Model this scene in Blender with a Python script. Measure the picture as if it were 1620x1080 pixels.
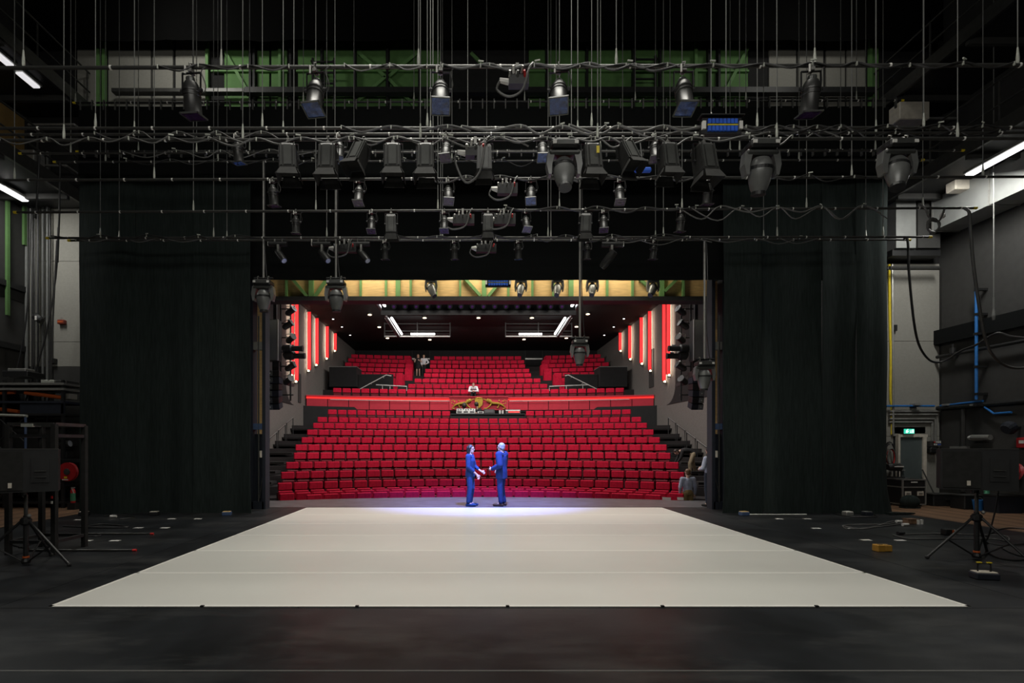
import bpy, bmesh, math, random
from mathutils import Vector, Matrix
R = math.radians
random.seed(7)
C = bpy.context.scene.collection
SC = bpy.context.scene
for o in list(bpy.data.objects):
    bpy.data.objects.remove(o)

# ------------------------------------------------------------------ camera, world, light, exposure
F = 840.0                                    # focal length in pixels of the 1620 px frame
HX, HY, EYE = 741.0, 705.0, 1.7
cam = bpy.data.cameras.new('camera')
cam.sensor_width = 36.0
cam.lens = 36.0 * F / 1620.0
cam.shift_x = (810.0 - HX) / 1620.0
cam.shift_y = (HY - 540.0) / 1620.0
cam.clip_end = 200
co = bpy.data.objects.new('camera', cam)
C.objects.link(co)
co.location = (0, 0, EYE)
co.rotation_euler = (R(90), 0, 0)
SC.camera = co

W = bpy.data.worlds.new('world')
SC.world = W
W.use_nodes = True
W.node_tree.nodes['Background'].inputs[0].default_value = (0.02, 0.02, 0.022, 1)
W.node_tree.nodes['Background'].inputs[1].default_value = 0.0
SC.view_settings.view_transform = 'Standard'
SC.view_settings.look = 'None'
SC.view_settings.gamma = 1.0
SC.view_settings.use_curve_mapping = False
SC.view_settings.exposure = 0.0
SC.cycles.use_denoising = True
SC.cycles.max_bounces = 5
SC.cycles.diffuse_bounces = 3
SC.cycles.glossy_bounces = 3
SC.cycles.caustics_reflective = False
SC.cycles.caustics_refractive = False
SC.cycles.sample_clamp_indirect = 4.0


def area(name, loc, aim, sx, sy, power, col=(1, 1, 1), spread=None):
    l = bpy.data.lights.new(name, 'AREA')
    l.shape = 'RECTANGLE'
    l.size, l.size_y = sx, sy
    l.energy = power
    l.color = col
    if spread:
        l.spread = R(spread)
    o = bpy.data.objects.new(name, l)
    C.objects.link(o)
    o.location = loc
    o.rotation_euler = (Vector(aim) - Vector(loc)).to_track_quat('-Z', 'Y').to_euler()
    return o


def spot(name, loc, aim, power, deg, col=(1, 1, 1), blend=0.3, rad=0.08):
    l = bpy.data.lights.new(name, 'SPOT')
    l.energy = power
    l.color = col
    l.spot_size = R(deg)
    l.spot_blend = blend
    l.shadow_soft_size = rad
    o = bpy.data.objects.new(name, l)
    C.objects.link(o)
    o.location = loc
    o.rotation_euler = (Vector(aim) - Vector(loc)).to_track_quat('-Z', 'Y').to_euler()
    return o


# stage work light in the grid, above the frame
area('stage_work_light', (0.4, 7.6, 15.5), (0.4, 8.6, 0), 9, 3.5, 370, (1.0, 0.97, 0.88), 75)
area('front_fill', (0.0, -1.5, 8.6), (0.4, 10.0, 5.0), 10, 1.6, 330, (1.0, 0.97, 0.9))  # unseen fill added behind the camera to brighten lanterns and curtains
# blue stage lanterns on the two actors
spot('blue_lantern', (0.9, 12.95, 6.1), (0.4, 16.0, 0.0), 6500, 66, (0.20, 0.27, 1.0), 1.0)
spot('blue_front_lantern', (-0.8, 11.2, 6.4), (0.5, 15.3, 1.2), 1900, 15, (0.24, 0.42, 1.0), 0.6)
# lamps over the bridge behind the border
for x in (-2.4, 0.6, 3.6):
    area('bridge_lamp', (x, 14.25, 7.4), (x, 15.0, 6.1), 2.0, 0.2, 75, (1.0, 0.9, 0.7))
# house lights of the auditorium, in the ceiling nearer than the frame shows
for x in (-4.4, 0.6, 5.6):
    for y, e in ((18.6, 265), (22.0, 250)):
        area('house_light', (x, y, 9.45), (x, y + 3.5, 0), 1.6, 1.6, e, (1.0, 0.95, 0.92))
    area('house_light', (x * 0.8, 28.8, 9.45), (x * 0.8, 30.4, 0), 1.4, 1.0, 190, (1.0, 0.95, 0.92))
area('house_light', (-2.6, 34.4, 9.3), (-2.6, 36.5, 5.0), 2.4, 0.6, 110, (1.0, 0.95, 0.9))
area('house_light', (3.8, 34.4, 9.3), (3.8, 36.5, 5.0), 2.4, 0.6, 110, (1.0, 0.95, 0.9))
# flood lights high on the two fly galleries, above the frame
area('gallery_flood', (-8.2, 12.9, 13.4), (-6.4, 15.9, 12.6), 1.4, 0.4, 62, (1.0, 0.98, 0.9))
area('gallery_flood', (9.6, 12.9, 13.4), (8.2, 15.9, 12.6), 1.4, 0.4, 26, (1.0, 0.98, 0.9))
# work lights in the wings, lit from under the galleries
area('wing_lamp', (-12.3, 13.3, 8.35), (-12.3, 14.9, 3.0), 0.4, 2.0, 95, (1.0, 0.98, 0.93))
area('wing_lamp', (12.25, 12.6, 8.2), (12.6, 14.6, 3.0), 0.3, 1.8, 150, (1.0, 0.98, 0.93))

# ------------------------------------------------------------------ helpers


def P(px, py, Y):
    return Vector(((px - HX) * Y / F, Y, EYE + (HY - py) * Y / F))


def FX(px, Y):
    return (px - HX) * Y / F


def FZ(py, Y):
    return EYE + (HY - py) * Y / F


def FL(px, py, z=0.0):
    Y = F * (EYE - z) / (py - HY)
    return Vector((FX(px, Y), Y, z))


def mat(name, col, rough=0.6, metal=0.0, var=0.12, scale=8.0, bump=0.0, emit=None, es=0.0, spec=0.5, stretch=None):
    m = bpy.data.materials.new(name)
    m.use_nodes = True
    nt = m.node_tree
    b = nt.nodes['Principled BSDF']
    b.inputs['Roughness'].default_value = rough
    b.inputs['Metallic'].default_value = metal
    b.inputs['Specular IOR Level'].default_value = spec
    tc = nt.nodes.new('ShaderNodeTexCoord')
    mp = nt.nodes.new('ShaderNodeMapping')
    nt.links.new(tc.outputs['Object'], mp.inputs[0])
    if stretch:
        mp.inputs['Scale'].default_value = stretch
    nz = nt.nodes.new('ShaderNodeTexNoise')
    nz.inputs['Scale'].default_value = scale
    nz.inputs['Detail'].default_value = 4
    nt.links.new(mp.outputs[0], nz.inputs['Vector'])
    rp = nt.nodes.new('ShaderNodeValToRGB')
    a = [max(0, c * (1 - var)) for c in col]
    z = [min(1, c * (1 + var)) for c in col]
    rp.color_ramp.elements[0].position = 0.3
    rp.color_ramp.elements[1].position = 0.7
    rp.color_ramp.elements[0].color = (*a, 1)
    rp.color_ramp.elements[1].color = (*z, 1)
    nt.links.new(nz.outputs['Fac'], rp.inputs[0])
    nt.links.new(rp.outputs[0], b.inputs['Base Color'])
    if bump:
        bp = nt.nodes.new('ShaderNodeBump')
        bp.inputs['Strength'].default_value = bump
        bp.inputs['Distance'].default_value = 0.02
        nt.links.new(nz.outputs['Fac'], bp.inputs['Height'])
        nt.links.new(bp.outputs[0], b.inputs['Normal'])
    if emit:
        b.inputs['Emission Color'].default_value = (*emit, 1)
        b.inputs['Emission Strength'].default_value = es
    return m


class MB:
    def __init__(s):
        s.v, s.f = [], []

    def add(s, vs, fs, M=None):
        k = len(s.v)
        s.v += [(M @ Vector(p))[:] if M else tuple(p) for p in vs]
        s.f += [tuple(i + k for i in f) for f in fs]
        return s

    def box(s, c, d, M=None, rz=0.0):
        x, y, z = d[0] / 2, d[1] / 2, d[2] / 2
        T = Matrix.Translation(Vector(c)) @ Matrix.Rotation(rz, 4, 'Z')
        if M:
            T = M @ T
        vs = [(i * x, j * y, k * z) for k in (-1, 1) for j in (-1, 1) for i in (-1, 1)]
        return s.add(vs, [(0, 2, 3, 1), (4, 5, 7, 6), (0, 1, 5, 4), (2, 6, 7, 3), (0, 4, 6, 2), (1, 3, 7, 5)], T)

    def cbox(s, c, d, ch, M=None):
        h = [q / 2 for q in d]
        T = Matrix.Translation(Vector(c))
        if M:
            T = M @ T
        vs, idx = [], {}
        for sx in (-1, 1):
            for sy in (-1, 1):
                for sz in (-1, 1):
                    g = (sx, sy, sz)
                    for a in range(3):
                        idx[(g, a)] = len(vs)
                        vs.append([g[q] * (h[q] - (0 if q == a else ch)) for q in range(3)])
        fs = []
        for a in range(3):
            b, e = (a + 1) % 3, (a + 2) % 3
            for sg in (-1, 1):
                q = []
                for u, w in ((-1, -1), (1, -1), (1, 1), (-1, 1)):
                    g = [0, 0, 0]
                    g[a], g[b], g[e] = sg, u, w
                    q.append(idx[(tuple(g), a)])
                fs.append(q)
            for u in (-1, 1):
                for w in (-1, 1):
                    g0, g1 = [0, 0, 0], [0, 0, 0]
                    g0[a], g1[a] = -1, 1
                    g0[b] = g1[b] = u
                    g0[e] = g1[e] = w
                    g0, g1 = tuple(g0), tuple(g1)
                    fs.append([idx[(g0, b)], idx[(g1, b)], idx[(g1, e)], idx[(g0, e)]])
        for sx in (-1, 1):
            for sy in (-1, 1):
                for sz in (-1, 1):
                    fs.append([idx[((sx, sy, sz), a)] for a in range(3)])
        return s.add(vs, fs, T)

    def cyl(s, p0, p1, r0, r1=None, n=8):
        p0, p1 = Vector(p0), Vector(p1)
        r1 = r0 if r1 is None else r1
        q = (p1 - p0).to_track_quat('Z', 'Y')
        vs, fs = [], []
        for p, r in ((p0, r0), (p1, r1)):
            for i in range(n):
                a = 2 * math.pi * i / n
                vs.append(p + q @ Vector((r * math.cos(a), r * math.sin(a), 0)))
        for i in range(n):
            j = (i + 1) % n
            fs.append((i, j, n + j, n + i))
        fs.append(tuple(range(n))[::-1])
        fs.append(tuple(range(n, 2 * n)))
        return s.add(vs, fs)

    def tube(s, pts, r, n=6):
        pts = [Vector(p) for p in pts]
        vs, fs = [], []
        m = len(pts)
        up = Vector((0.13, 0.31, 0.94)).normalized()
        for k, p in enumerate(pts):
            t = (pts[min(k + 1, m - 1)] - pts[max(k - 1, 0)])
            t = t.normalized() if t.length > 1e-9 else Vector((1, 0, 0))
            a = t.cross(up)
            if a.length < 0.05:
                a = t.cross(Vector((1, 0.2, 0)))
            a.normalize()
            b = t.cross(a)
            rr = r[k] if isinstance(r, (list, tuple)) else r
            for i in range(n):
                w = 2 * math.pi * i / n
                vs.append(p + a * rr * math.cos(w) + b * rr * math.sin(w))
        for k in range(m - 1):
            for i in range(n):
                j = (i + 1) % n
                fs.append((k * n + i, k * n + j, (k + 1) * n + j, (k + 1) * n + i))
        fs.append(tuple(range(n))[::-1])
        fs.append(tuple(range((m - 1) * n, m * n)))
        return s.add(vs, fs)

    def lathe(s, prof, M=None, n=16, sx=1.0, sy=1.0):
        vs, fs = [], []
        for r, h in prof:
            for i in range(n):
                a = 2 * math.pi * i / n
                vs.append((r * sx * math.cos(a), r * sy * math.sin(a), h))
        m = len(prof)
        for k in range(m - 1):
            for i in range(n):
                j = (i + 1) % n
                fs.append((k * n + i, k * n + j, (k + 1) * n + j, (k + 1) * n + i))
        fs.append(tuple(range(n))[::-1])
        fs.append(tuple(range((m - 1) * n, m * n)))
        return s.add(vs, fs, M)

    def prism(s, poly, d0, d1, M=None):
        """polygon in the local XZ plane, running from y=d0 to y=d1"""
        n = len(poly)
        vs = [(a, d0, b) for a, b in poly] + [(a, d1, b) for a, b in poly]
        fs = [tuple(range(n)), tuple(range(n, 2 * n))[::-1]]
        for i in range(n):
            j = (i + 1) % n
            fs.append((i, n + i, n + j, j))
        return s.add(vs, fs, M)

    def sph(s, c, r, n=12, m=8, M=None):
        r = (r, r, r) if not isinstance(r, (tuple, list)) else r
        vs, fs = [(0, 0, -1)], []
        for k in range(1, m):
            t = math.pi * k / m
            for i in range(n):
                a = 2 * math.pi * i / n
                vs.append((math.sin(t) * math.cos(a), math.sin(t) * math.sin(a), -math.cos(t)))
        vs.append((0, 0, 1))
        for i in range(n):
            j = (i + 1) % n
            fs.append((0, 1 + j, 1 + i))
            for k in range(m - 2):
                fs.append((1 + k * n + i, 1 + k * n + j, 1 + (k + 1) * n + j, 1 + (k + 1) * n + i))
            fs.append((1 + (m - 2) * n + i, 1 + (m - 2) * n + j, len(vs) - 1))
        T = Matrix.Translation(Vector(c)) @ Matrix.Diagonal((*r, 1))
        if M:
            T = M @ T
        return s.add(vs, fs, T)

    def quad(s, a, b, c, d):
        return s.add([a, b, c, d], [(0, 1, 2, 3)])

    def mesh(s, name, smooth=False, ang=40):
        me = bpy.data.meshes.new(name)
        me.from_pydata([tuple(p) for p in s.v], [], s.f)
        bm = bmesh.new()
        bm.from_mesh(me)
        bmesh.ops.recalc_face_normals(bm, faces=bm.faces)
        bm.to_mesh(me)
        bm.free()
        if smooth:
            for p in me.polygons:
                p.use_smooth = True
            me.set_sharp_from_angle(angle=R(ang))
        me.update()
        return me

    def build(s, name, m, parent=None, smooth=False, ang=40):
        me = s.mesh(name, smooth, ang)
        me.materials.append(m)
        return link(name, me, parent)


def link(name, me, parent=None):
    o = bpy.data.objects.new(name, me)
    C.objects.link(o)
    if parent:
        o.parent = parent
    return o


def tag(o, label=None, cat=None, group=None, kind=None):
    if label:
        o['label'] = label
    if cat:
        o['category'] = cat
    if group:
        o['group'] = group
    if kind:
        o['kind'] = kind
    return o


def thing(name, label, cat, loc=(0, 0, 0), rz=0.0, group=None):
    o = bpy.data.objects.new(name, None)
    C.objects.link(o)
    o.empty_display_size = 0.1
    o.location = loc
    o.rotation_euler = (0, 0, rz)
    return tag(o, label, cat, group)


def dup(root, loc=None, rz=None, label=None, scale=None, group=None):
    c = root.copy()
    C.objects.link(c)
    if loc is not None:
        c.location = loc
    if rz is not None:
        c.rotation_euler = (0, 0, rz) if not isinstance(rz, tuple) else rz
    if scale is not None:
        c.scale = (scale,) * 3 if not isinstance(scale, (tuple, list)) else scale
    tag(c, label, None, group)
    for ch in root.children:
        d = ch.copy()
        C.objects.link(d)
        d.parent = c
        for g in ch.children:
            e = g.copy()
            C.objects.link(e)
            e.parent = d
    return c


def struct(name, mb, m, parent=None, label=None, smooth=False):
    o = mb.build(name, m, parent, smooth)
    if parent is None:
        tag(o, label, None, None, 'structure')
    return o


ORD = ['first', 'second', 'third', 'fourth', 'fifth', 'sixth', 'seventh', 'eighth', 'ninth', 'tenth', 'eleventh', 'twelfth',
       'thirteenth', 'fourteenth', 'fifteenth', 'sixteenth', 'seventeenth', 'eighteenth', 'nineteenth', 'twentieth']


def rot(ax, deg):
    return Matrix.Rotation(R(deg), 4, ax)


def T(x, y, z):
    return Matrix.Translation((x, y, z))


# ------------------------------------------------------------------ materials
M = {}
M['black_vinyl'] = mat('black_vinyl', (0.0125, 0.0140, 0.0158), 0.40, 0, 0.5, 1.6, 0.03, spec=0.28, stretch=(1, 0.6, 1))
# scuffed dust on the black vinyl
_nt = M['black_vinyl'].node_tree
_b = _nt.nodes['Principled BSDF']
_src = _b.inputs['Base Color'].links[0].from_socket
_tc = _nt.nodes.new('ShaderNodeTexCoord')
_mp = _nt.nodes.new('ShaderNodeMapping')
_mp.inputs['Scale'].default_value = (0.5, 1.3, 1)
_nt.links.new(_tc.outputs['Object'], _mp.inputs[0])
_n1 = _nt.nodes.new('ShaderNodeTexNoise')
_n1.inputs['Scale'].default_value = 1.1
_n1.inputs['Detail'].default_value = 9
_n1.inputs['Roughness'].default_value = 0.72
_nt.links.new(_mp.outputs[0], _n1.inputs['Vector'])
_r = _nt.nodes.new('ShaderNodeValToRGB')
_r.color_ramp.elements[0].position = 0.48
_r.color_ramp.elements[1].position = 0.78
_r.color_ramp.elements[0].color = (0, 0, 0, 1)
_r.color_ramp.elements[1].color = (0.55, 0.55, 0.55, 1)
_nt.links.new(_n1.outputs['Fac'], _r.inputs[0])
_mx = _nt.nodes.new('ShaderNodeMix')
_mx.data_type = 'RGBA'
_nt.links.new(_r.outputs[0], _mx.inputs[0])
_nt.links.new(_src, _mx.inputs[6])
_mx.inputs[7].default_value = (0.085, 0.085, 0.082, 1)
_nt.links.new(_mx.outputs[2], _b.inputs['Base Color'])
M['white_vinyl'] = mat('white_vinyl', (0.66, 0.655, 0.61), 0.38, 0, 0.02, 1.2, 0.01)
M['white_tape'] = mat('white_tape', (0.80, 0.79, 0.74), 0.5, 0, 0.03)
M['wood_floor'] = mat('wood_floor', (0.22, 0.125, 0.07), 0.5, 0, 0.3, 5, 0.05, stretch=(6, 0.6, 1))
M['wood_floor_dark'] = mat('wood_floor_dark', (0.15, 0.085, 0.05), 0.55, 0, 0.3, 5, 0.05, stretch=(6, 0.6, 1))
M['grey_wall'] = mat('grey_wall', (0.27, 0.265, 0.235), 0.9, 0, 0.05, 20, 0.05)
M['dark_wall'] = mat('dark_wall', (0.036, 0.036, 0.034), 0.85, 0, 0.1, 6, 0.05)
M['black_wall'] = mat('black_wall', (0.012, 0.012, 0.012), 0.9, 0, 0.2, 6)
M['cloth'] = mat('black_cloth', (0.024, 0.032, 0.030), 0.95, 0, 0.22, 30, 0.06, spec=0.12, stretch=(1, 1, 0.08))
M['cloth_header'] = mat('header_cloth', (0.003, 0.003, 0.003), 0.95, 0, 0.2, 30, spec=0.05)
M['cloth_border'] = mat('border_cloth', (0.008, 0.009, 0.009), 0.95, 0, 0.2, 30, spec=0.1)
M['green_post'] = mat('green_post', (0.075, 0.16, 0.05), 0.6, 0, 0.1, 6)
M['conduit'] = mat('conduit_grey', (0.12, 0.125, 0.12), 0.6, 0.1, 0.1, 9)
M['red_dark'] = mat('dark_red_paint', (0.22, 0.035, 0.02), 0.5)
M['green'] = mat('green_paint', (0.13, 0.27, 0.09), 0.6, 0, 0.1, 6)
M['green_panel'] = mat('green_panel', (0.10, 0.22, 0.065), 0.75, 0, 0.12, 5)
M['plywood'] = mat('plywood', (0.62, 0.42, 0.18), 0.6, 0, 0.15, 5, stretch=(0.7, 1, 5))
M['black_metal'] = mat('black_metal', (0.014, 0.0145, 0.015), 0.5, 0.0, 0.2, 12)
M['door_black'] = mat('matt_black', (0.022, 0.022, 0.021), 0.8, 0, 0.2, 12, spec=0.2)
M['apron'] = mat('apron_reflected_grey', (0.10, 0.10, 0.105), 0.4, 0, 0.35, 2.5, 0.05)  # floor lightened here; the hall's grazing reflection is put into the colour
M['lamp_black'] = mat('lantern_black', (0.035, 0.035, 0.034), 0.38, 0.3, 0.2, 14)
M['head_grey'] = mat('moving_head_grey', (0.16, 0.165, 0.16), 0.34, 0.2, 0.1, 10)
M['lamp_grey'] = mat('lantern_grey', (0.075, 0.078, 0.074), 0.36, 0.3, 0.12, 10)
M['pipe'] = mat('pipe_metal', (0.07, 0.07, 0.066), 0.4, 0.5, 0.15, 10)
M['steel'] = mat('steel_wire', (0.20, 0.205, 0.195), 0.5, 0.4, 0.1, 10)
M['ferrule'] = mat('ferrule', (0.50, 0.52, 0.46), 0.45, 0.3, 0.12, 20)
M['galv'] = mat('galvanised', (0.32, 0.32, 0.30), 0.45, 0.5, 0.12, 9)
M['yellow'] = mat('yellow_plastic', (0.75, 0.58, 0.03), 0.5)
M['white'] = mat('white_plastic', (0.72, 0.71, 0.67), 0.5)
M['red_tape'] = mat('red_tape', (0.6, 0.03, 0.03), 0.5)
M['blue_tape'] = mat('blue_tape', (0.05, 0.12, 0.5), 0.5)
M['cable'] = mat('black_cable', (0.022, 0.022, 0.022), 0.45)
M['grey_cable'] = mat('grey_cable', (0.10, 0.10, 0.095), 0.5)
M['gel'] = mat('blue_gel', (0.05, 0.10, 0.32), 0.12, 0, 0.6, 16, 0.25)
M['gel_dark'] = mat('violet_gel', (0.035, 0.012, 0.06), 0.15, 0, 0.5, 16, 0.2)
M['lens'] = mat('lens_glass', (0.35, 0.38, 0.42), 0.08, 0.0, 0.1)
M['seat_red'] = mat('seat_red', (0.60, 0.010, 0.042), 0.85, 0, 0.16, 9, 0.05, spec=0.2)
M['seat_shell'] = mat('seat_shell', (0.16, 0.003, 0.012), 0.6, 0, 0.1, 9, spec=0.3)  # seat red darkened: shade below the backrests put into the cushion colour
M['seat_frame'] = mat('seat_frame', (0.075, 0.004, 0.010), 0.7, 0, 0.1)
M['fascia_red'] = mat('fascia_red', (0.60, 0.030, 0.055), 0.6, 0, 0.06, 4)
M['hall_wall'] = mat('hall_wall', (0.16, 0.147, 0.132), 0.9, 0, 0.1, 14, 0.1)
M['hall_dark'] = mat('hall_dark', (0.010, 0.010, 0.010), 0.8, 0, 0.2, 5)
M['carpet'] = mat('dark_carpet', (0.020, 0.016, 0.016), 0.95, 0, 0.2, 30)
M['gold'] = mat('gilding', (0.48, 0.32, 0.045), 0.4, 0.55, 0.3, 30, 0.1)
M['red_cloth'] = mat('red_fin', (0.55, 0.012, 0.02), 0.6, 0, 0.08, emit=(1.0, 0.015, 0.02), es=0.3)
M['tube'] = mat('fluorescent', (0.9, 0.9, 0.9), 0.4, emit=(1.0, 0.98, 0.95), es=7.0)
M['tube_soft'] = mat('fluorescent_soft', (0.9, 0.9, 0.9), 0.4, emit=(0.95, 0.95, 1.0), es=1.1)
M['warm'] = mat('warm_lamp', (0.9, 0.8, 0.6), 0.4, emit=(1.0, 0.78, 0.5), es=5.0)
M['led_warm'] = mat('led_strip', (0.9, 0.85, 0.75), 0.4, emit=(1.0, 0.84, 0.62), es=0.5)
M['led_red'] = mat('led_red', (0.8, 0.05, 0.05), 0.4, emit=(1.0, 0.02, 0.015), es=0.7)
M['exit'] = mat('exit_green', (0.02, 0.4, 0.3), 0.4, emit=(0.05, 0.75, 0.5), es=0.8)
M['exit_white'] = mat('exit_white', (0.8, 0.9, 0.85), 0.4, emit=(0.85, 1.0, 0.95), es=0.9)
M['speaker'] = mat('speaker_grey', (0.15, 0.16, 0.16), 0.6, 0, 0.08, 40)
M['blue_paint'] = mat('blue_paint', (0.06, 0.10, 0.20), 0.5, 0, 0.1)
M['blue_navy'] = mat('navy_paint', (0.010, 0.014, 0.024), 0.75, 0, 0.15)
M['blue_box'] = mat('blue_sockets', (0.03, 0.12, 0.62), 0.4, 0, 0.2)
M['blue_pipe'] = mat('blue_pipe', (0.02, 0.16, 0.48), 0.45)
M['orange'] = mat('orange_pipe', (0.62, 0.13, 0.03), 0.5)
M['red'] = mat('red_paint', (0.42, 0.015, 0.02), 0.45)
M['ochre'] = mat('ochre_wall', (0.30, 0.19, 0.06), 0.8, 0, 0.15, 3)
M['door_grey'] = mat('door_grey', (0.10, 0.125, 0.125), 0.5, 0, 0.05)
M['cream'] = mat('cream_frame', (0.66, 0.61, 0.52), 0.6)
M['skin'] = mat('skin', (0.62, 0.40, 0.31), 0.55, 0, 0.05)
M['duct'] = mat('duct_metal', (0.30, 0.31, 0.30), 0.5, 0.3, 0.1, 3)
# ------------------------------------------------------------------ the stage house
XL, XR, YP = -13.2, 14.06, 15.87


def yedge(x):
    d = abs(x - 0.43)
    return 17.63 - 1.15 * (d / 6.3) ** 2 if d < 6.3 else 16.48


b = MB().box(((XL + XR) / 2, 4.9, -0.3), (XR - XL, 23.0, 0.56))
floor = struct('floor', b, M['black_wall'])
floor['label'] = 'dark stage floor of black vinyl sheets with brown boards along both wings'
# the apron beyond Y 16.4, curved towards the seats
xs = [0.43 + 6.9 * (k / 12 - 1) for k in range(25)]
b = MB()
for k in range(24):
    a, c = xs[k], xs[k + 1]
    ya, yc = max(16.42, yedge(a)), max(16.42, yedge(c))
    b.add([(a, 16.4, -0.58), (c, 16.4, -0.58), (c, yc, -0.58), (a, ya, -0.58), (a, 16.4, 0), (c, 16.4, 0), (c, yc, 0), (a, ya, 0)],
          [(0, 1, 2, 3), (4, 5, 6, 7), (3, 2, 6, 7), (0, 1, 5, 4), (0, 3, 7, 4), (1, 2, 6, 5)])
b.build('apron', M['apron'], floor)
MB().box((0.58, 15.56, -0.011), (20.6, 1.67, 0.022)).build('apron', M['apron'], floor)
# black vinyl sheets along the stage, 1.6 m wide, and one sheet across near the camera
x0 = -9.74
while x0 < 10.9:
    x1 = min(x0 + 1.59, 10.9)
    MB().box(((x0 + x1) / 2, 10.145, -0.011), (x1 - x0 - 0.008, 9.15, 0.022)).build('sheet', M['black_vinyl'], floor)
    x0 = x1
MB().box((0.6, 4.79, -0.011), (20.6, 1.54, 0.022)).build('sheet', M['black_vinyl'], floor)
MB().box((0.6, 4.015, 0.0005), (20.6, 0.02, 0.002)).build('seam_tape', M['grey_cable'], floor)
MB().box((0.6, 3.2, -0.011), (20.6, 1.62, 0.022)).build('sheet', M['black_vinyl'], floor)
MB().box((0.6, 1.58, -0.011), (20.6, 1.60, 0.022)).build('sheet', M['black_vinyl'], floor)
MB().box((0.6, -2.7, -0.011), (20.6, 6.9, 0.022)).build('sheet', M['black_vinyl'], floor)
# brown boards in the wings
for xa, xb in ((XL + 0.02, -9.76), (10.92, XR - 0.02)):
    n = 17
    w = (xb - xa) / n
    for k in range(n):
        MB().box((xa + (k + 0.5) * w, 9.8, -0.012), (w - 0.006, 12.1, 0.024)).build('plank', M['wood_floor' if (k * 7) % 3 else 'wood_floor_dark'], floor)

# white dance floor: six strips with taped seams
df = thing('dance_floor', 'large white vinyl dance floor of six taped strips laid on the black stage', 'dance floor', (0.435, 5.6, 0.0))
wst = 8.97 / 6
for k in range(6):
    MB().box((0, (k + 0.5) * wst, 0.003), (9.74, wst - 0.004, 0.005)).build('vinyl_strip', M['white_vinyl'], df)
for k in range(7):
    MB().box((0, k * wst + (0.025 if k == 0 else -0.025 if k == 6 else 0), 0.0065), (9.74, 0.05, 0.002)).build('seam_tape', M['white_tape'], df)
for s in (-1, 1):
    MB().box((s * 4.85, 4.485, 0.0065), (0.04, 8.97, 0.002)).build('edge_tape', M['white_tape'], df)
for px in (320, 565, 803, 1048, 1292):
    MB().box(((px - HX) * 5.6 / F - 0.435, 0.0, 0.012), (0.035, 0.03, 0.012)).build('pin', M['black_metal'], df)

# walls and ceiling
struct('wall_left', MB().box((XL - 0.1, 5, 9), (0.2, 22.2, 18.6)), M['dark_wall'])
struct('wall_right', MB().box((XR + 0.1, 5, 9), (0.2, 22.2, 18.6)), M['dark_wall'])
struct('wall_back', MB().box((0.4, -6.1, 9), (28, 0.2, 18.6)), M['black_wall'])
struct('ceiling', MB().box((0.4, 5, 18.3), (28, 22.6, 0.2)), M['black_wall'])
wf = MB()
OXL, OXR = -6.05, 7.35
wf.box(((XL + OXL) / 2, YP + 0.15, 9), (OXL - XL, 0.3, 18.2))
wf.box(((XR + OXR) / 2, YP + 0.15, 9), (XR - OXR, 0.3, 18.2))
wf.box(((OXL + OXR) / 2, YP + 0.15, 12.3), (OXR - OXL, 0.3, 11.6))
wall_front = struct('wall_front', wf, M['black_wall'])
wall_front['label'] = 'proscenium wall of grey panels below and green panels above around the stage opening'


def wallpanel(px0, px1, py0, py1, m, name='panel', Y=YP, t=0.05, gap=0.012, parent=wall_front, push=0.0):
    x0, x1, z0, z1 = FX(px0, Y), FX(px1, Y), FZ(py1, Y), FZ(py0, Y)
    return MB().box(((x0 + x1) / 2, Y - t / 2 - push, (z0 + z1) / 2), (x1 - x0 - gap, t, z1 - z0 - gap)).build(name, m, parent)


# grey panels of the left and right parts
for y0, y1 in ((310, 414), (414, 541), (541, 580)):
    wallpanel(30, 132, y0, y1, M['grey_wall'])
wallpanel(30, 132, 580, 795, M['dark_wall'])
for y0, y1 in ((418, 540), (540, 690)):
    wallpanel(1400, 1484, y0, y1, M['grey_wall'])
wallpanel(1400, 1411, 690, 800, M['grey_wall'])
wallpanel(1462, 1484, 690, 800, M['grey_wall'])
wallpanel(1411, 1462, 675, 686, M['grey_wall'])
# upper part: grey panels, green frames and panels
for a, c in ((124, 155), (173, 240), (243, 275), (279, 329)):
    wallpanel(a, c, 60, 182, M['grey_wall'])
for a, c in ((1215, 1258), (1261, 1301), (1305, 1335), (1338, 1367)):
    wallpanel(a, c, 60, 182, M['grey_wall'])
for a, c in ((356, 402), (408, 427), (430, 455), (472, 508), (513, 560), (565, 611), (617, 662), (666, 698), (836, 862), (866, 925), (929, 998),
             (1002, 1040), (1045, 1096), (1100, 1116), (1120, 1131), (1137, 1182)):
    wallpanel(a, c, 50, 176, M['green_panel'])
for px in (160, 169, 331, 445, 1098, 1372, 1381):
    wallpanel(px - 2.5, px + 2.5, 40, 182, M['green'], 'column', push=0.06, t=0.1)
for px in (399, 405, 462, 511, 563, 614, 664, 864, 927, 1000, 1042, 1118, 1134):
    wallpanel(px - 2, px + 2, 40, 176, M['black_metal'], 'column', push=0.06, t=0.12)
for a, c in ((336, 458), (470, 700), (836, 1182)):
    wallpanel(a, c, 115, 118, M['green'], 'rail', push=0.05, t=0.08)


def brace(pa, pb, m, parent, Y, w=0.09, name='brace'):
    a, c = P(*pa, Y), P(*pb, Y)
    d = (c - a).normalized()
    n = Vector((d.z, 0, -d.x)) * w / 2
    poly = [((a + n).x, (a + n).z), ((c + n).x, (c + n).z), ((c - n).x, (c - n).z), ((a - n).x, (a - n).z)]
    return MB().prism(poly, Y - 0.03, Y + 0.03).build(name, m, parent)


for pa, pb in (((357, 84), (396, 152)), ((568, 84), (610, 122)), ((612, 122), (660, 172)), ((660, 84), (612, 124)), ((610, 122), (566, 160)),
               ((1183, 76), (1150, 140)), ((745, 84), (765, 104))):
    brace(pa, pb, M['green'], wall_front, YP - 0.12)
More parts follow.
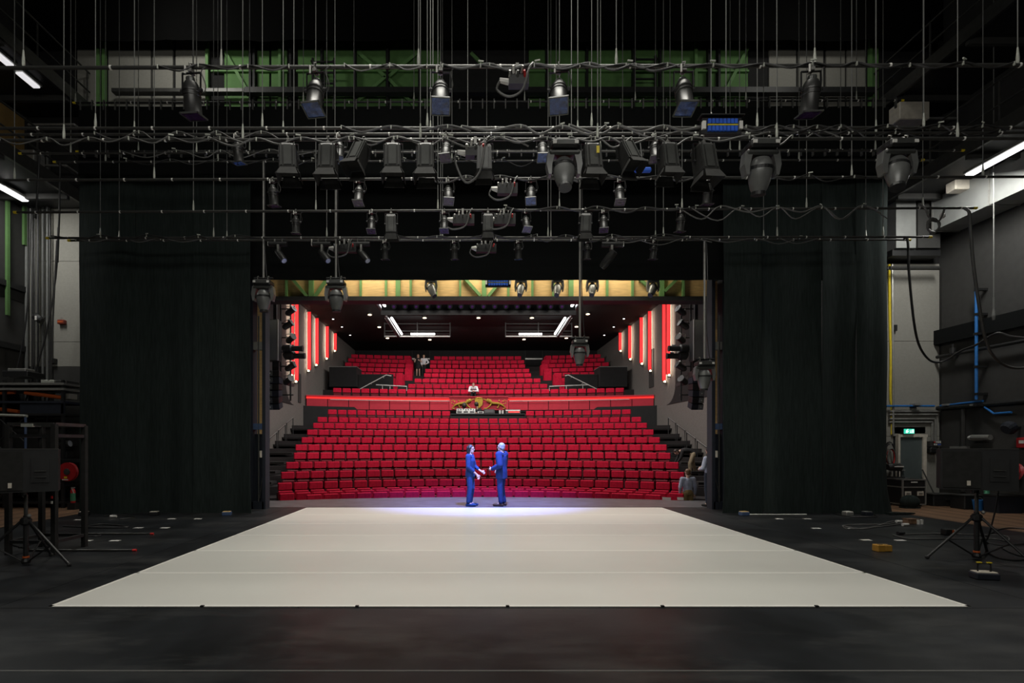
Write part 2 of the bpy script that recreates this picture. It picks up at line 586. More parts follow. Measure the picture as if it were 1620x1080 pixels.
# steel ladders against the green panels
for px, y0, y1 in ((512, 92, 160), (1020, 88, 150)):
    ld = MB()
    Y = YP - 0.3
    for dx in (-17, 17):
        ld.box((FX(px + dx, Y), Y, (FZ(y0, Y) + FZ(y1, Y)) / 2), (0.06, 0.05, FZ(y0, Y) - FZ(y1, Y)))
    for k in range(4):
        y = y0 + 6 + k * (y1 - y0) / 4
        ld.box((FX(px, Y), Y, FZ(y, Y)), (34 * Y / F, 0.04, 0.04))
    for dx in (-17, 17):
        ld.box((FX(px + dx, YP - 0.14), YP - 0.14, FZ(y0 + 4, Y)), (0.04, 0.34, 0.04))
    tag(ld.build('ladder', M['black_metal']), 'black steel ladder on the high green wall %s' % ('among the brightly lit panels' if px < 700 else 'among the dim panels'), 'ladder')
# horizontal galvanised beam under the upper panels
wallpanel(190, 395, 153, 159, M['pipe'], 'beam', push=0.2, t=0.2)
wallpanel(395, 1370, 151, 160, M['black_metal'], 'beam', push=0.2, t=0.2)
# black cloth hanging from the grid in front of the highest part of the wall
def fold_mesh(x0, x1, z0, z1, Y, amp, n, seed, nz=14, flare=0.0, th=0.012, freq=1.0):
    rn = random.Random(seed)
    ph = [rn.uniform(0, 6.28) for _ in range(8)]
    fr = [rn.uniform(0.7, 1.35) * (2.2, 4.1, 7.3, 11.0)[k % 4] * freq for k in range(8)]
    vs, fs = [], []
    for s in (0, 1):
        for j in range(nz + 1):
            t = j / nz
            z = z0 + (z1 - z0) * t
            for i in range(n + 1):
                u = i / n
                x = x0 + (x1 - x0) * u
                q = sum(math.sin(fr[k] * x + ph[k] + 0.25 * math.sin(1.3 * z + k)) * (1.0, 0.7, 0.4, 0.2)[k % 4] for k in range(8)) / 3.0
                k2 = amp * (0.55 + 0.45 * (1 - t))
                xx = x + flare * (u - 0.5) * 2 * max(0, 1 - t * 9) ** 2 * (1 if abs(u - 0.5) > 0.3 else 0.3)
                vs.append((xx, Y + q * k2 + s * th, z))
    w = n + 1
    o = (nz + 1) * w
    for j in range(nz):
        for i in range(n):
            a = j * w + i
            fs.append((a, a + 1, a + w + 1, a + w))
            fs.append((o + a, o + a + w, o + a + w + 1, o + a + 1))
    for i in range(n):
        fs.append((i, o + i, o + i + 1, i + 1))
        a = nz * w + i
        fs.append((a, a + 1, o + a + 1, o + a))
    for j in range(nz):
        for i in (0, n):
            a = j * w + i
            fs.append((a, a + w, o + a + w, o + a))
    m = MB()
    m.v, m.f = vs, fs
    return m


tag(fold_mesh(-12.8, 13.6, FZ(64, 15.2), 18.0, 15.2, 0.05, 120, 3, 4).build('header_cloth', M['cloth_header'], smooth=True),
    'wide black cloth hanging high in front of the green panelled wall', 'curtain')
wallpanel(700, 835, 83, 150, M['black_wall'], 'hatch', push=0.05)

# legs (side curtains) of three widths each
for nm, xs_, fl, sd in (('left', ((123, 214), (214, 307), (307, 396)), 0.08, 11), ('right', ((1145, 1204), (1204, 1298), (1298, 1352), (1352, 1408)), 0.14, 23)):
    Y = 13.3
    t = thing('stage_curtain', 'tall black leg curtain hanging beside the %s' % ('metal frame and road equipment' if nm == 'left' else 'grey wall with the yellow cable'), 'curtain', (FX(xs_[0][0], Y), Y, 0))
    for k, (a, c) in enumerate(xs_):
        o = fold_mesh(FX(a, Y), FX(c, Y), 0.012, 9.35, Y + 0.02 * (k % 2), 0.13 if nm == 'left' else 0.24, 60, sd + k, 16, fl if nm == 'right' and k == 3 else 0.03, freq=0.8)
        o.v = [(p[0] - FX(xs_[0][0], Y), p[1] - Y, p[2]) for p in o.v]
        o.build('curtain_width', M['cloth'], t, smooth=True)
    if nm == 'right':
        o = MB()
        for k in range(14):
            a = FX(1396 + k * 3.2, Y) - FX(xs_[0][0], Y)
            o.box((a, -0.12 + 0.02 * (k % 3), 0.03), (0.07, 0.34 - k * 0.018, 0.05 - k * 0.002), rz=0.3 * (k % 3))
        o.build('cloth_fold', M['cloth'], t)
# the borders
Y = 12.9
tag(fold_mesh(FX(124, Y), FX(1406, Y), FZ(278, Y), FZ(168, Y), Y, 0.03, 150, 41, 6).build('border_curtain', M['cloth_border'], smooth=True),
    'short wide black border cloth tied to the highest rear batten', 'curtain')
Y = 13.85
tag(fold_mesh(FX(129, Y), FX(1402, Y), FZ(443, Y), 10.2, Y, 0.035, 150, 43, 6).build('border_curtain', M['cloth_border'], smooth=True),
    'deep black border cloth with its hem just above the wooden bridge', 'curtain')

# ------------------------------------------------------------------ proscenium bridge, towers, columns
Y = 15.0
br = thing('lighting_bridge', 'plywood clad bridge with green steel ribs over the stage opening', 'bridge', (0.6, Y, FZ(476, Y)))


def rel(mb, o):
    l = o.location
    mb.v = [(p[0] - l[0], p[1] - l[1], p[2] - l[2]) for p in mb.v]
    return mb


zb, zt = FZ(470, Y), FZ(420, Y)
px_ribs = [418, 454, 493, 530, 571, 611, 630, 650, 690, 728, 766, 804, 842, 875, 903, 960, 1000, 1046, 1080, 1124]
for k in range(len(px_ribs) - 1):
    a, c = FX(px_ribs[k], Y), FX(px_ribs[k + 1], Y)
    rel(MB().box(((a + c) / 2, Y + 0.03, (zb + zt) / 2), (c - a - 0.01, 0.04, zt - zb)), br).build('plywood_panel', M['plywood'], br)
for px in px_ribs[1:-1]:
    w = 0.13 if px in (493, 630, 766, 903, 1046) else 0.06
    rel(MB().box((FX(px, Y), Y - 0.03, (zb + zt) / 2), (w, 0.08, zt - zb)), br).build('rib', M['green'], br)
rel(MB().box(((FX(419, Y) + FX(1128, Y)) / 2, Y + 0.1, FZ(473.5, Y)), (FX(1128, Y) - FX(419, Y), 0.42, 0.12)), br).build('flange', M['black_metal'], br)
for pa, pb in (((462, 440), (487, 470)), ((520, 440), (499, 470)), ((734, 440), (760, 469)), ((790, 448), (772, 470)), ((1010, 442), (1034, 462)), ((1070, 442), (1050, 462))):
    a, c = P(*pa, Y), P(*pb, Y)
    d = (c - a).normalized()
    n = Vector((d.z, 0, -d.x)) * 0.04
    rel(MB().prism([((a + n).x, (a + n).z), ((c + n).x, (c + n).z), ((c - n).x, (c - n).z), ((a - n).x, (a - n).z)], Y - 0.1, Y - 0.02), br).build('brace', M['green'], br)
# steel towers on both sides of the opening
for nm, xa, xb, g0, g1 in (('left', 396, 421, 407, 417), ('right', 1125, 1147, 1133, 1143)):
    Y = 14.3
    X0, X1 = FX(xa, Y), FX(xb, Y)
    tw = thing('portal_tower', 'dark steel tower with blue band and plywood back beside the %s curtain' % nm, 'tower', ((X0 + X1) / 2, Y, 0))
    w = X1 - X0
    H = FZ(440, Y)
    inner = 1 if nm == 'left' else -1
    rel(MB().box(((FX(g0, 15.2) + FX(g1, 15.2)) / 2, 15.2, 3.9), (FX(g1, 15.2) - FX(g0, 15.2) + 0.16, 0.05, 5.0)), tw).build('plywood_back', M['plywood'], tw)
    for s in (-1, 1):
        ww = 0.09
        MB().box((s * (w / 2 - ww / 2), 0.1, H / 2), (ww, 0.3, H)).build('post', M['blue_navy'], tw)
    MB().box((0, 0.05, FZ(547, Y)), (w - 0.1, 0.16, 0.21)).build('crossbar', M['galv'], tw)
    MB().box((0, 0.05, FZ(674.5, Y)), (w - 0.02, 0.18, 0.16)).build('crossbar', M['blue_paint'], tw)
    MB().box((0, 0.12, FZ(742, Y)), (w - 0.16, 0.1, 1.9)).build('door', M['blue_navy'], tw)
    MB().box((0, 0.05, 0.1), (w - 0.1, 0.2, 0.2)).build('foot', M['blue_navy'], tw)
    MB().cyl((0.02, -0.02, 0.2), (0.02, -0.02, FZ(500, Y)), 0.022).build('conduit', M['pipe'], tw)
    MB().box((inner * (w / 2 - 0.12), -0.06, FZ(718, Y)), (0.05, 0.03, 0.18)).build('handle', M['cream'], tw)
    MB().cyl((0.05, -0.03, 0.3), (0.14 * inner, -0.03, 1.0), 0.012).build('strut', M['pipe'], tw)

# ------------------------------------------------------------------ fly galleries and the side walls
for s, X, w in ((-1, XL, 'left'), (1, XR, 'right')):
    ed = -11.2 if s < 0 else 12.0
    for z, tname in ((8.85, 'lower'), (11.6, 'upper')):
        b = MB().box(((X + ed) / 2, 9.0, z), (abs(X - ed), 13.6, 0.18))
        g = struct('gallery_floor', b, M['black_metal'], label='dark %s fly gallery along the %s wall' % (tname, w))
        MB().box((ed, 9.0, z + 0.02), (0.08, 13.6, 0.34)).build('edge_beam', M['pipe'], g)
        for h in (0.55, 1.1):
            MB().cyl((ed, 2.3, z + h), (ed, 15.7, z + h), 0.025).build('rail', M['pipe'], g)
        for k in range(8):
            MB().cyl((ed, 3.0 + k * 1.8, z + 0.1), (ed, 3.0 + k * 1.8, z + 1.12), 0.022).build('post', M['pipe'], g)
        for k in range(6):
            MB().box(((X + ed) / 2, 4.4 + k * 2.1, z - 0.16), (abs(X - ed) - 0.05, 0.1, 0.16)).build('joist', M['dark_wall'], g)
# wall panels, left wall: green posts and joints
wl = bpy.data.objects['wall_left']
for a, c in ((6.4, 9.4), (9.43, 12.4), (12.43, 14.6), (14.63, 15.75)):
    for z0, z1 in ((0.2, 3.0), (3.03, 5.9), (5.93, 8.7), (9.0, 11.4)):
        MB().box((XL + 0.015, (a + c) / 2, (z0 + z1) / 2), (0.03, c - a, z1 - z0)).build('panel', M['ochre'] if z0 > 8.8 else M['dark_wall'], wl)
for yy, za, zb_ in ((15.05, 5.4, 8.7), (15.62, 7.6, 8.8)):
    MB().box((XL + 0.14, yy, (za + zb_) / 2), (0.07, 0.09, zb_ - za)).build('column', M['green_post'], wl)
for z in (4.55, 6.3):
    MB().box((XL + 0.09, 11, z), (0.12, 9.4, 0.16)).build('rail', M['black_metal'], wl)
wr = bpy.data.objects['wall_right']
for a, c in ((6.4, 9.4), (9.43, 12.4), (12.43, 15.75)):
    for z0, z1 in ((0.2, 2.75), (2.78, 6.9)):
        MB().box((XR - 0.015, (a + c) / 2, (z0 + z1) / 2), (0.03, c - a, z1 - z0)).build('panel', M['dark_wall'], wr)
MB().box((XR - 0.14, 10.85, 4.91), (0.12, 10.0, 0.42)).build('beam', M['cloth_border'], wr)
# vertical cables and conduits on the far left wall
for px, r_, m_ in ((42, 0.045, 'conduit'), (51, 0.03, 'cable'), (55, 0.02, 'cable'), (60, 0.03, 'black_metal'), (68, 0.035, 'conduit'), (75, 0.04, 'conduit'), (79, 0.02, 'cable')):
    MB().cyl((FX(px, 15.7), 15.7, FZ(640, 15.7)), (FX(px, 15.7), 15.7, FZ(240, 15.7)), r_).build('conduit', M[m_], wall_front)

# door, frame, exit sign on the right of the proscenium wall
Y = YP
d = MB().box((FX(1437, Y), Y - 0.06, 0.98), (0.72, 0.06, 1.94))
door = struct('door_1', d, M['door_grey'])
MB().box((FX(1437, Y) + 0.38, Y - 0.08, 0.98), (0.1, 0.12, 1.96)).build('frame', M['cream'], door)
MB().box((FX(1437, Y) - 0.38, Y - 0.08, 0.98), (0.06, 0.12, 1.96)).build('frame', M['cream'], door)
MB().box((FX(1437, Y) + 0.03, Y - 0.08, 2.0), (0.86, 0.12, 0.08)).build('frame', M['cream'], door)
MB().box((FX(1437, Y) - 0.27, Y - 0.13, 0.98), (0.1, 0.05, 0.03)).build('handle', M['galv'], door)
for name, x0, x1 in (('trim_1', FX(1413, Y), FX(1482, Y)),):
    g = MB()
    for y in (651, 656, 663, 668):
        g.cyl((x0 - 0.2, Y - 0.09, FZ(y, Y)), (x1 - (y - 650) * 0.012, Y - 0.09, FZ(y, Y)), 0.035, n=6)
    for px, y in ((1476, 663), (1471, 668)):
        g.cyl((FX(px, Y), Y - 0.09, FZ(y, Y)), (FX(px, Y), Y - 0.09, FZ(706, Y)), 0.035, n=6)
    struct(name, g, M['galv'])
# ------------------------------------------------------------------ the auditorium
AXL, AXR, XC = -9.4, 10.67, 0.43
AB, AT = 44.0, 9.6
aw = struct('wall_left', MB().box((AXL - 0.15, (16.3 + AB) / 2, 4.3), (0.3, AB - 16.3, 11.0)), M['hall_wall'])
ar = struct('wall_right', MB().box((AXR + 0.15, (16.3 + AB) / 2, 4.3), (0.3, AB - 16.3, 11.0)), M['hall_wall'])
struct('wall_back', MB().box((0.6, AB + 0.1, 4.3), (21, 0.2, 11.0)), M['hall_dark'])
hc = struct('ceiling', MB().box((0.6, (16.2 + AB) / 2, AT + 0.1), (20.6, AB - 16.2, 0.2)), M['hall_dark'])
# rows: name, centre Y, top py of the back, px of first and last seat edges, block
ROWS = [  # stalls
    ('front', 18.6, 776.0, [(484, 1047)]), ('second', 19.42, 772.6, [(441, 1083)]), ('third', 20.24, 769.4, [(439, 1086)]),
    ('fourth', 21.1, 757.8, [(438.5, 1087)]), ('fifth', 22.2, 742.5, [(443.5, 1084)]), ('sixth', 23.3, 728.6, [(451.5, 1075)]),
    ('seventh', 24.4, 715.2, [(463.7, 1062)]), ('eighth', 25.5, 703.2, [(466.5, 1056)]), ('ninth', 26.6, 692.5, [(476, 1045)]),
    ('tenth', 27.7, 681, [(485, 1035)]), ('eleventh', 28.8, 671, [(494.5, 1024.6)]), ('twelfth', 29.9, 662, [(501.5, 1015.3)]),
    ('thirteenth', 31.0, 650.4, [(518, 713), (831, 999)])]
BALC = [('N', 33.2, 616.3, [(526, 988)]), ('O', 35.0, 608, [(645, 866.7)]), ('P', 36.1, 599.3, [(590, 626), (655, 856), (888, 925)]),
        ('Q', 37.2, 590.8, [(565, 638), (670, 841), (876, 960)]), ('R', 38.3, 583.7, [(556, 651), (672, 838), (861, 966)]),
        ('S', 39.4, 576.6, [(545, 652), (679.5, 831.5), (856, 964)]), ('T', 40.5, 570, [(550, 653), (680, 830), (858, 957)]),
        ('U', 41.6, 563.7, [(555, 650), (686, 825), (862, 951)])]
SEAT_H = 0.92


def pts_of(py, Y):
    return FZ(py, Y)


def arcp(Yc, Rr, t):
    return XC + Rr * math.sin(t), Yc + Rr * math.cos(t)


def tier(mb, Yc, r0, r1, z0, z1, n=28):
    """a step between radii r0 and r1, clipped at the side walls"""
    for k in range(n):
        qs = []
        for u in (k / n, (k + 1) / n):
            x = AXL + (AXR - AXL) * u
            for r in (r0, r1):
                d = r * r - (x - XC) ** 2
                qs.append((x, Yc + math.sqrt(max(d, 0.01))))
        a, b, c, d = qs
        vs = [(p[0], p[1], z) for z in (z0, z1) for p in (a, b, d, c)]
        mb.add(vs, [(0, 1, 2, 3), (4, 5, 6, 7), (0, 1, 5, 4), (1, 2, 6, 5), (2, 3, 7, 6), (3, 0, 4, 7)])
    return mb


YS, YB = 8.0, -2.0                                        # centres of the arcs of the stalls and of the balcony
hf = struct('floor', MB().box((0.6, 25.5, -1.3), (20.4, 18.0, 0.2)), M['carpet'], label='dark stepped floor of the auditorium')
FLOORZ = {}
prev = None
fz = [max(FZ(py, Y) - SEAT_H, -0.79) for _, Y, py, _ in ROWS]
for k, (nm, Y, py, seg) in enumerate(ROWS):
    r0 = Y - YS - 0.48
    r1 = (ROWS[k + 1][1] - YS - 0.48) if k < len(ROWS) - 1 else 26.0
    if k == 0:
        r0 -= 2.2
    tier(MB(), YS, r0, r1 + 0.02, fz[k] - 0.5, fz[k]).build('riser', M['carpet'], hf)
    FLOORZ[nm] = fz[k]
    if k > 2:                                             # half steps with pale nosings in the side aisles
        for s, xa in ((-1, AXL), (1, AXR)):
            xb = (FX(ROWS[k][3][0][0], Y - 2) - 0.25) if s < 0 else (FX(ROWS[k][3][-1][1], Y - 2) + 0.25)
            xm, wd = (xa + xb) / 2, abs(xa - xb)
            ye = YS + math.sqrt(max((r0) ** 2 - (xm - XC) ** 2, 1)) - 0.28
            if wd > 0.3:
                MB().box((xm, ye, fz[k] - 0.22), (wd, 0.6, 0.1)).build('step', M['carpet'], hf)
                MB().box((xm, ye - 0.3, fz[k] - 0.185), (wd, 0.03, 0.03)).build('nosing', M['dark_wall'], hf)
bz = [FZ(py, Y) - SEAT_H for _, Y, py, _ in BALC]
bf = struct('balcony_floor', tier(MB(), YB, 34.2, 46.0, bz[0] - 0.45, bz[0] - 0.25), M['carpet'], label='dark stepped floor of the balcony')
for k, (nm, Y, py, seg) in enumerate(BALC):
    r0 = Y - YB - 0.5
    r1 = (BALC[k + 1][1] - YB - 0.5) if k < len(BALC) - 1 else 46.0
    tier(MB(), YB, r0 if k else 34.2, r1 + 0.02, bz[k] - 0.6, bz[k]).build('riser', M['carpet'], bf)
    FLOORZ[nm] = bz[k]
# wall behind the last stalls row, and below the balcony
struct('wall_rear', tier(MB(), YS, 24.3, 24.5, 2.5, bz[0] - 0.3), M['hall_dark'])


def make_seat(loc, label):
    t = thing('theatre_seat', label, 'seat', loc, 0, 'red seats of the stalls')
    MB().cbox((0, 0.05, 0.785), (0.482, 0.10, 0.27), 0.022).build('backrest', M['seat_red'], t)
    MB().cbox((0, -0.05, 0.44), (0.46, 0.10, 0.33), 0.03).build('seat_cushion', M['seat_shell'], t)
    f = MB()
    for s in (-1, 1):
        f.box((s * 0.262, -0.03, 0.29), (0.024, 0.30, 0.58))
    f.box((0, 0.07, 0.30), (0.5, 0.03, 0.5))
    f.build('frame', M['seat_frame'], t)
    return t


def seat_spots(Yrow, Yc, L, Rr_, p):
    """arc positions between two frame columns"""
    r = Yrow - Yc
    f = lambda t: HX + F * arcp(Yc, r, t)[0] / arcp(Yc, r, t)[1]
    lo, hi = -0.9, 0.9
    def solve(px):
        a, b = lo, hi
        for _ in range(50):
            m = (a + b) / 2
            if f(m) < px:
                a = m
            else:
                b = m
        return (a + b) / 2
    t0, t1 = solve(L), solve(Rr_)
    n = max(1, round((t1 - t0) * r / p))
    st = (t1 - t0) / n
    return [t0 + (k + 0.5) * st for k in range(n)], r, st * r


proto = None
rear = MB()
shaded_parts = MB()
nrow = {}
count = 0
SKIP = []
for k, (nm, Y, py, segs) in enumerate(ROWS):
    z = FZ(py, Y) - SEAT_H
    for si, (L, Rt) in enumerate(segs):
        ts, r, st = seat_spots(Y, YS, L, Rt, 0.553)
        n = len(ts)
        for i, t in enumerate(ts):
            x, y = arcp(YS, r, t)
            if k < 10:
                side = 'left' if i < n / 2 else 'right'
                q = i if i < n / 2 else n - 1 - i
                lab = 'red stalls seat, %s row from the stage, %s from its %s end' % (nm, ORD[q], side)
                if proto is None:
                    proto = make_seat((x, y, z), lab)
                    o = proto
                else:
                    o = dup(proto, (x, y, z), None, lab)
                o.rotation_euler = (0, 0, -t)
                sc = st / 0.553
                o.scale = (sc, 1, 1)
                count += 1
            else:
                Mx = T(x, y, z) @ Matrix.Rotation(-t, 4, 'Z') @ Matrix.Diagonal((st / 0.553, 1, 1, 1))
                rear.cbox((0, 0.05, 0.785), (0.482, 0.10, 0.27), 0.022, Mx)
                shaded_parts.cbox((0, -0.05, 0.44), (0.46, 0.10, 0.33), 0.03, Mx)
                shaded_parts.box((0, 0.02, 0.28), (0.47, 0.06, 0.56), Mx)
for k, (nm, Y, py, segs) in enumerate(BALC):
    z = FZ(py, Y) - SEAT_H
    for si, (L, Rt) in enumerate(segs):
        ts, r, st = seat_spots(Y, YB, L, Rt, 0.553)
        for i, t in enumerate(ts):
            x, y = arcp(YB, r, t)
            Mx = T(x, y, z) @ Matrix.Rotation(-t, 4, 'Z') @ Matrix.Diagonal((st / 0.553, 1, 1, 1))
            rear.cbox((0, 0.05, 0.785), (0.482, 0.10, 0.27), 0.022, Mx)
            shaded_parts.cbox((0, -0.05, 0.44), (0.46, 0.10, 0.33), 0.03, Mx)
            shaded_parts.box((0, 0.02, 0.28), (0.47, 0.06, 0.56), Mx)
        # red end panels of the side blocks
        if len(segs) == 3 and si != 1:
            te = ts[-1] + 0.32 / r if si == 0 else ts[0] - 0.32 / r
            x, y = arcp(YB, r, te)
            rear.box((x, y - 0.05, z + 0.38), (0.05, 0.62, 0.82))
            rear.box((x - 0.26 * (1 if si == 0 else -1), y - 0.3, z + 0.32), (0.5, 0.05, 0.66))
rs = tag(rear.build('rear_seats', M['seat_red']), 'rows of red seats in the balcony and under its edge', 'seats', None, 'stuff')
tag(shaded_parts.build('shaded_seat_parts', M['seat_shell'], rs), None, None, None, 'stuff')
print('individual seats', count)

# balcony front: red fascia of flat panels on an arc, led line, white rail, coat of arms
YBF, RB = -2.0, 34.0
bal = thing('balcony_front', 'long red balcony front with a glowing red line and a gilded crest', 'balcony', (XC, YB + RB, 3.83))


def arcbox(mb, t0, t1, r, th, z0, z1, n, lean=0.0, rr=None):
    for k in range(n):
        a, c = t0 + (t1 - t0) * k / n, t0 + (t1 - t0) * (k + 1) / n
        vs = []
        for z in (z0, z1):
            dr = lean * (z - z0)
            for t, q in ((a, r - dr), (c, r - dr), (c, r + th), (a, r + th)):
                x, y = arcp(YB, q, t)
                vs.append((x - XC, y - YB - RB, z - 3.83))
        mb.add(vs, [(0, 1, 2, 3), (4, 5, 6, 7), (0, 1, 5, 4), (1, 2, 6, 5), (2, 3, 7, 6), (3, 0, 4, 7)])
    return mb


def tpx(px, r=RB):
    a, b = -0.5, 0.5
    for _ in range(50):
        m = (a + b) / 2
        x, y = arcp(YB, r, m)
        if HX + F * x / y < px:
            a = m
        else:
            b = m
    return (a + b) / 2


zf0, zf1 = FZ(648.6, 32), FZ(628.6, 32)
tl, tr, c0, c1 = tpx(484.5), tpx(1034.5), tpx(711), tpx(804)
for a, c, n in ((tl, c0, 7), (c1, tr, 7)):
    for k in range(n):
        g = 0.0006
        arcbox(MB(), a + (c - a) * k / n + g, a + (c - a) * (k + 1) / n - g, RB, 0.05, zf0, zf1 - 0.2, 3, 0.12).build('fascia_panel', M['fascia_red'], bal)
    arcbox(MB(), a, c, RB - 0.03, 0.06, zf1 - 0.18, zf1 - 0.06, 14).build('red_light_line', M['led_red'], bal)
    arcbox(MB(), a, c, RB - 0.12, 0.3, zf1 - 0.05, zf1 + 0.02, 14).build('ledge', M['fascia_red'], bal)
    e = (c - a) * 0.16
    arcbox(MB(), a + (e if a < 0 else 0.002), c - (0 if a < 0 else e), RB - 0.15, 0.025, zf1 - 0.235, zf1 - 0.205, 12).build('rail', M['white'], bal)
arcbox(MB(), c0, c1, RB - 0.1, 0.1, zf0, zf1, 6).build('crest_panel', M['fascia_red'], bal)
arcbox(MB(), c0, c1, RB - 0.2, 0.4, zf1, zf1 + 0.05, 6).build('ledge', M['fascia_red'], bal)
arcbox(MB(), tl, tr, RB + 0.06, 0.12, zf0, zf1 - 0.02, 30).build('backing', M['hall_dark'], bal)
arcbox(MB(), tl, tr, RB + 0.05, 1.4, zf0 - 0.12, zf0 - 0.02, 30).build('underside', M['hall_dark'], bal)
# gilded crest: two striding lions holding a crowned shield
cg = MB()
pw = FX(803, 31.85) - FX(712, 31.85)
ph = zf1 - zf0


def crest(u, v):
    x = FX(712, 31.85) + pw * u
    return (x - XC, 31.80 - YB - RB - 0.02, zf0 + ph * v - 3.83)


def limb(pts, rs):
    cg.tube([crest(*p) for p in pts], [q * ph for q in rs], 8)


for s in (0, 1):
    m_ = (lambda u: u) if s == 0 else (lambda u: 1 - u)
    lion = [([(0.10, .40), (0.17, .50), (0.25, .53), (0.30, .62)], [.07, .10, .11, .10]),          # trunk
            ([(0.29, .60), (0.33, .76), (0.37, .78)], [.10, .12, .05]),                            # neck and head
            ([(0.29, .56), (0.34, .66), (0.40, .82), (0.43, .84)], [.07, .055, .045, .05]),        # raised foreleg
            ([(0.28, .50), (0.31, .30), (0.36, .12), (0.41, .11)], [.075, .055, .045, .045]),      # planted foreleg
            ([(0.11, .42), (0.07, .30), (0.03, .14), (0.08, .10)], [.085, .06, .045, .05]),        # hind leg
            ([(0.15, .42), (0.16, .26), (0.18, .16)], [.07, .05, .045]),                           # second hind leg
            ([(0.08, .44), (0.03, .52), (0.015, .68), (0.05, .78), (0.085, .70), (0.07, .62)], [.025, .022, .022, .025, .03, .02])]  # tail
    for pts, rs in lion:
        limb([(m_(u), v) for u, v in pts], rs)
    for u, v, q in ((0.345, .80, .10), (0.30, .72, .11), (0.15, .72, .07), (0.085, .66, .05)):
        cg.sph(crest(m_(u), v), (q * ph * 0.9, 0.05, q * ph), 10, 6)
poly = [(-.07, .80), (-.05, .86), (.05, .86), (.07, .80), (.062, .40), (0, .12), (-.062, .40)]
cg.prism([(crest(.5 + u, v)[0], crest(.5 + u, v)[2]) for u, v in poly], crest(0, 0)[1] - 0.06, crest(0, 0)[1] + 0.03)
for k in range(5):
    cg.sph(crest(.45 + k * .025, .90 + 0.04 * (1 - abs(k - 2) / 2)), (0.05, 0.05, 0.06), 8, 6)
cg.build('gilded_crest', M['gold'], bal, smooth=True)

# black walls below the balcony at the sides, parapets and rails in the balcony
for s in (-1, 1):
    xa, xb = (FX(487, 30.2), FX(520, 30.2)) if s < 0 else (FX(1003, 30.2), FX(1030, 30.2))
    struct('wall_niche', MB().box(((xa + xb) / 2, 30.9, 2.7), (abs(xb - xa), 0.3, 2.2)), M['hall_dark'])
    xa = (565, 522) if s < 0 else (948, 991)
    Y = 34.6
    pb = MB().box(((FX(xa[0], Y) + FX(xa[1], Y)) / 2, Y + 0.6, (FZ(612, Y) + FZ(581, Y)) / 2), (abs(FX(xa[1], Y) - FX(xa[0], Y)), 1.6, FZ(581, Y) - FZ(612, Y)))
    o = pb.build('parapet_box', M['hall_dark'])
    tag(o, 'tall black parapet box in the balcony beside the %s lit wall' % ('left' if s < 0 else 'right'), 'parapet')
    MB().box(((FX(xa[0], Y) + FX(xa[1], Y)) / 2, Y + 0.6, FZ(581, Y) + 0.02), (abs(FX(xa[1], Y) - FX(xa[0], Y)) + 0.04, 1.64, 0.04)).build('coping', M['galv'], o)
    xa = (621, 566) if s < 0 else (895, 947)
    o = MB().box(((FX(xa[0], Y) + FX(xa[1], Y)) / 2, Y + 0.3, (FZ(617, Y) + FZ(592, Y)) / 2), (abs(FX(xa[1], Y) - FX(xa[0], Y)), 0.16, FZ(592, Y) - FZ(617, Y))).build('parapet', M['hall_dark'])
    tag(o, 'low black parapet with white handrail on the %s side of the balcony' % ('left' if s < 0 else 'right'), 'parapet')
    MB().box(((FX(xa[0], Y) + FX(xa[1], Y)) / 2, Y + 0.3, FZ(592, Y) + 0.02), (abs(FX(xa[1], Y) - FX(xa[0], Y)) + 0.02, 0.2, 0.04)).build('coping', M['dark_wall'], o)
    Yr = 34.2
    hr = MB()
    pl = [(566, 617), (611, 593), (619, 594.5)] if s < 0 else [(948, 617), (899, 593), (894, 594.5)]
    hr.tube([P(a, c, Yr) for a, c in pl], 0.03)
    pl = [(595, 608.5), (643.5, 611), (643.5, 618)] if s < 0 else [(931, 608.5), (869, 611), (869, 618)]
    hr.tube([P(a, c, Yr) for a, c in pl], 0.03)
    for px in ((605, 617) if s < 0 else (896, 922)):
        hr.tube([P(px, 609.5, Yr), P(px, 619, Yr)], 0.022)
    hr.tube([P((606 if s < 0 else 905), 596, Yr), P((606 if s < 0 else 905), 596, Yr) + Vector((0, 0.35, -0.02))], 0.02)
    hr.tube([P((586 if s < 0 else 922), 606, Yr), P((586 if s < 0 else 922), 606, Yr) + Vector((0, 0.35, -0.02))], 0.02)
    tag(hr.build('handrail', M['white']), 'thin white handrail sloping over the %s balcony parapet' % ('left' if s < 0 else 'right'), 'handrail')
    # black rails of the side aisles of the stalls
    X = AXL + 0.35 if s < 0 else AXR - 0.35
    for q in range(4):
        Ya, Yb_ = 23.0 + q * 1.15, 23.95 + q * 1.15
        za, zb2 = 1.62 + q * 0.40, 1.62 + q * 0.40 + 0.32
        t = MB()
        t.tube([(X, Ya, za - 1.0), (X, Ya, za), (X, Yb_, zb2), (X, Yb_, zb2 - 1.0)], 0.025)
        o = tag(t.build('aisle_rail', M['black_metal']), '%s black aisle rail up the steps along the %s hall wall' % (ORD[q], 'left' if s < 0 else 'right'), 'handrail', None)
        MB().tube([(X, Ya, za + 0.025), (X, Yb_, zb2 + 0.025)], 0.016).build('grip', M['galv'], o)

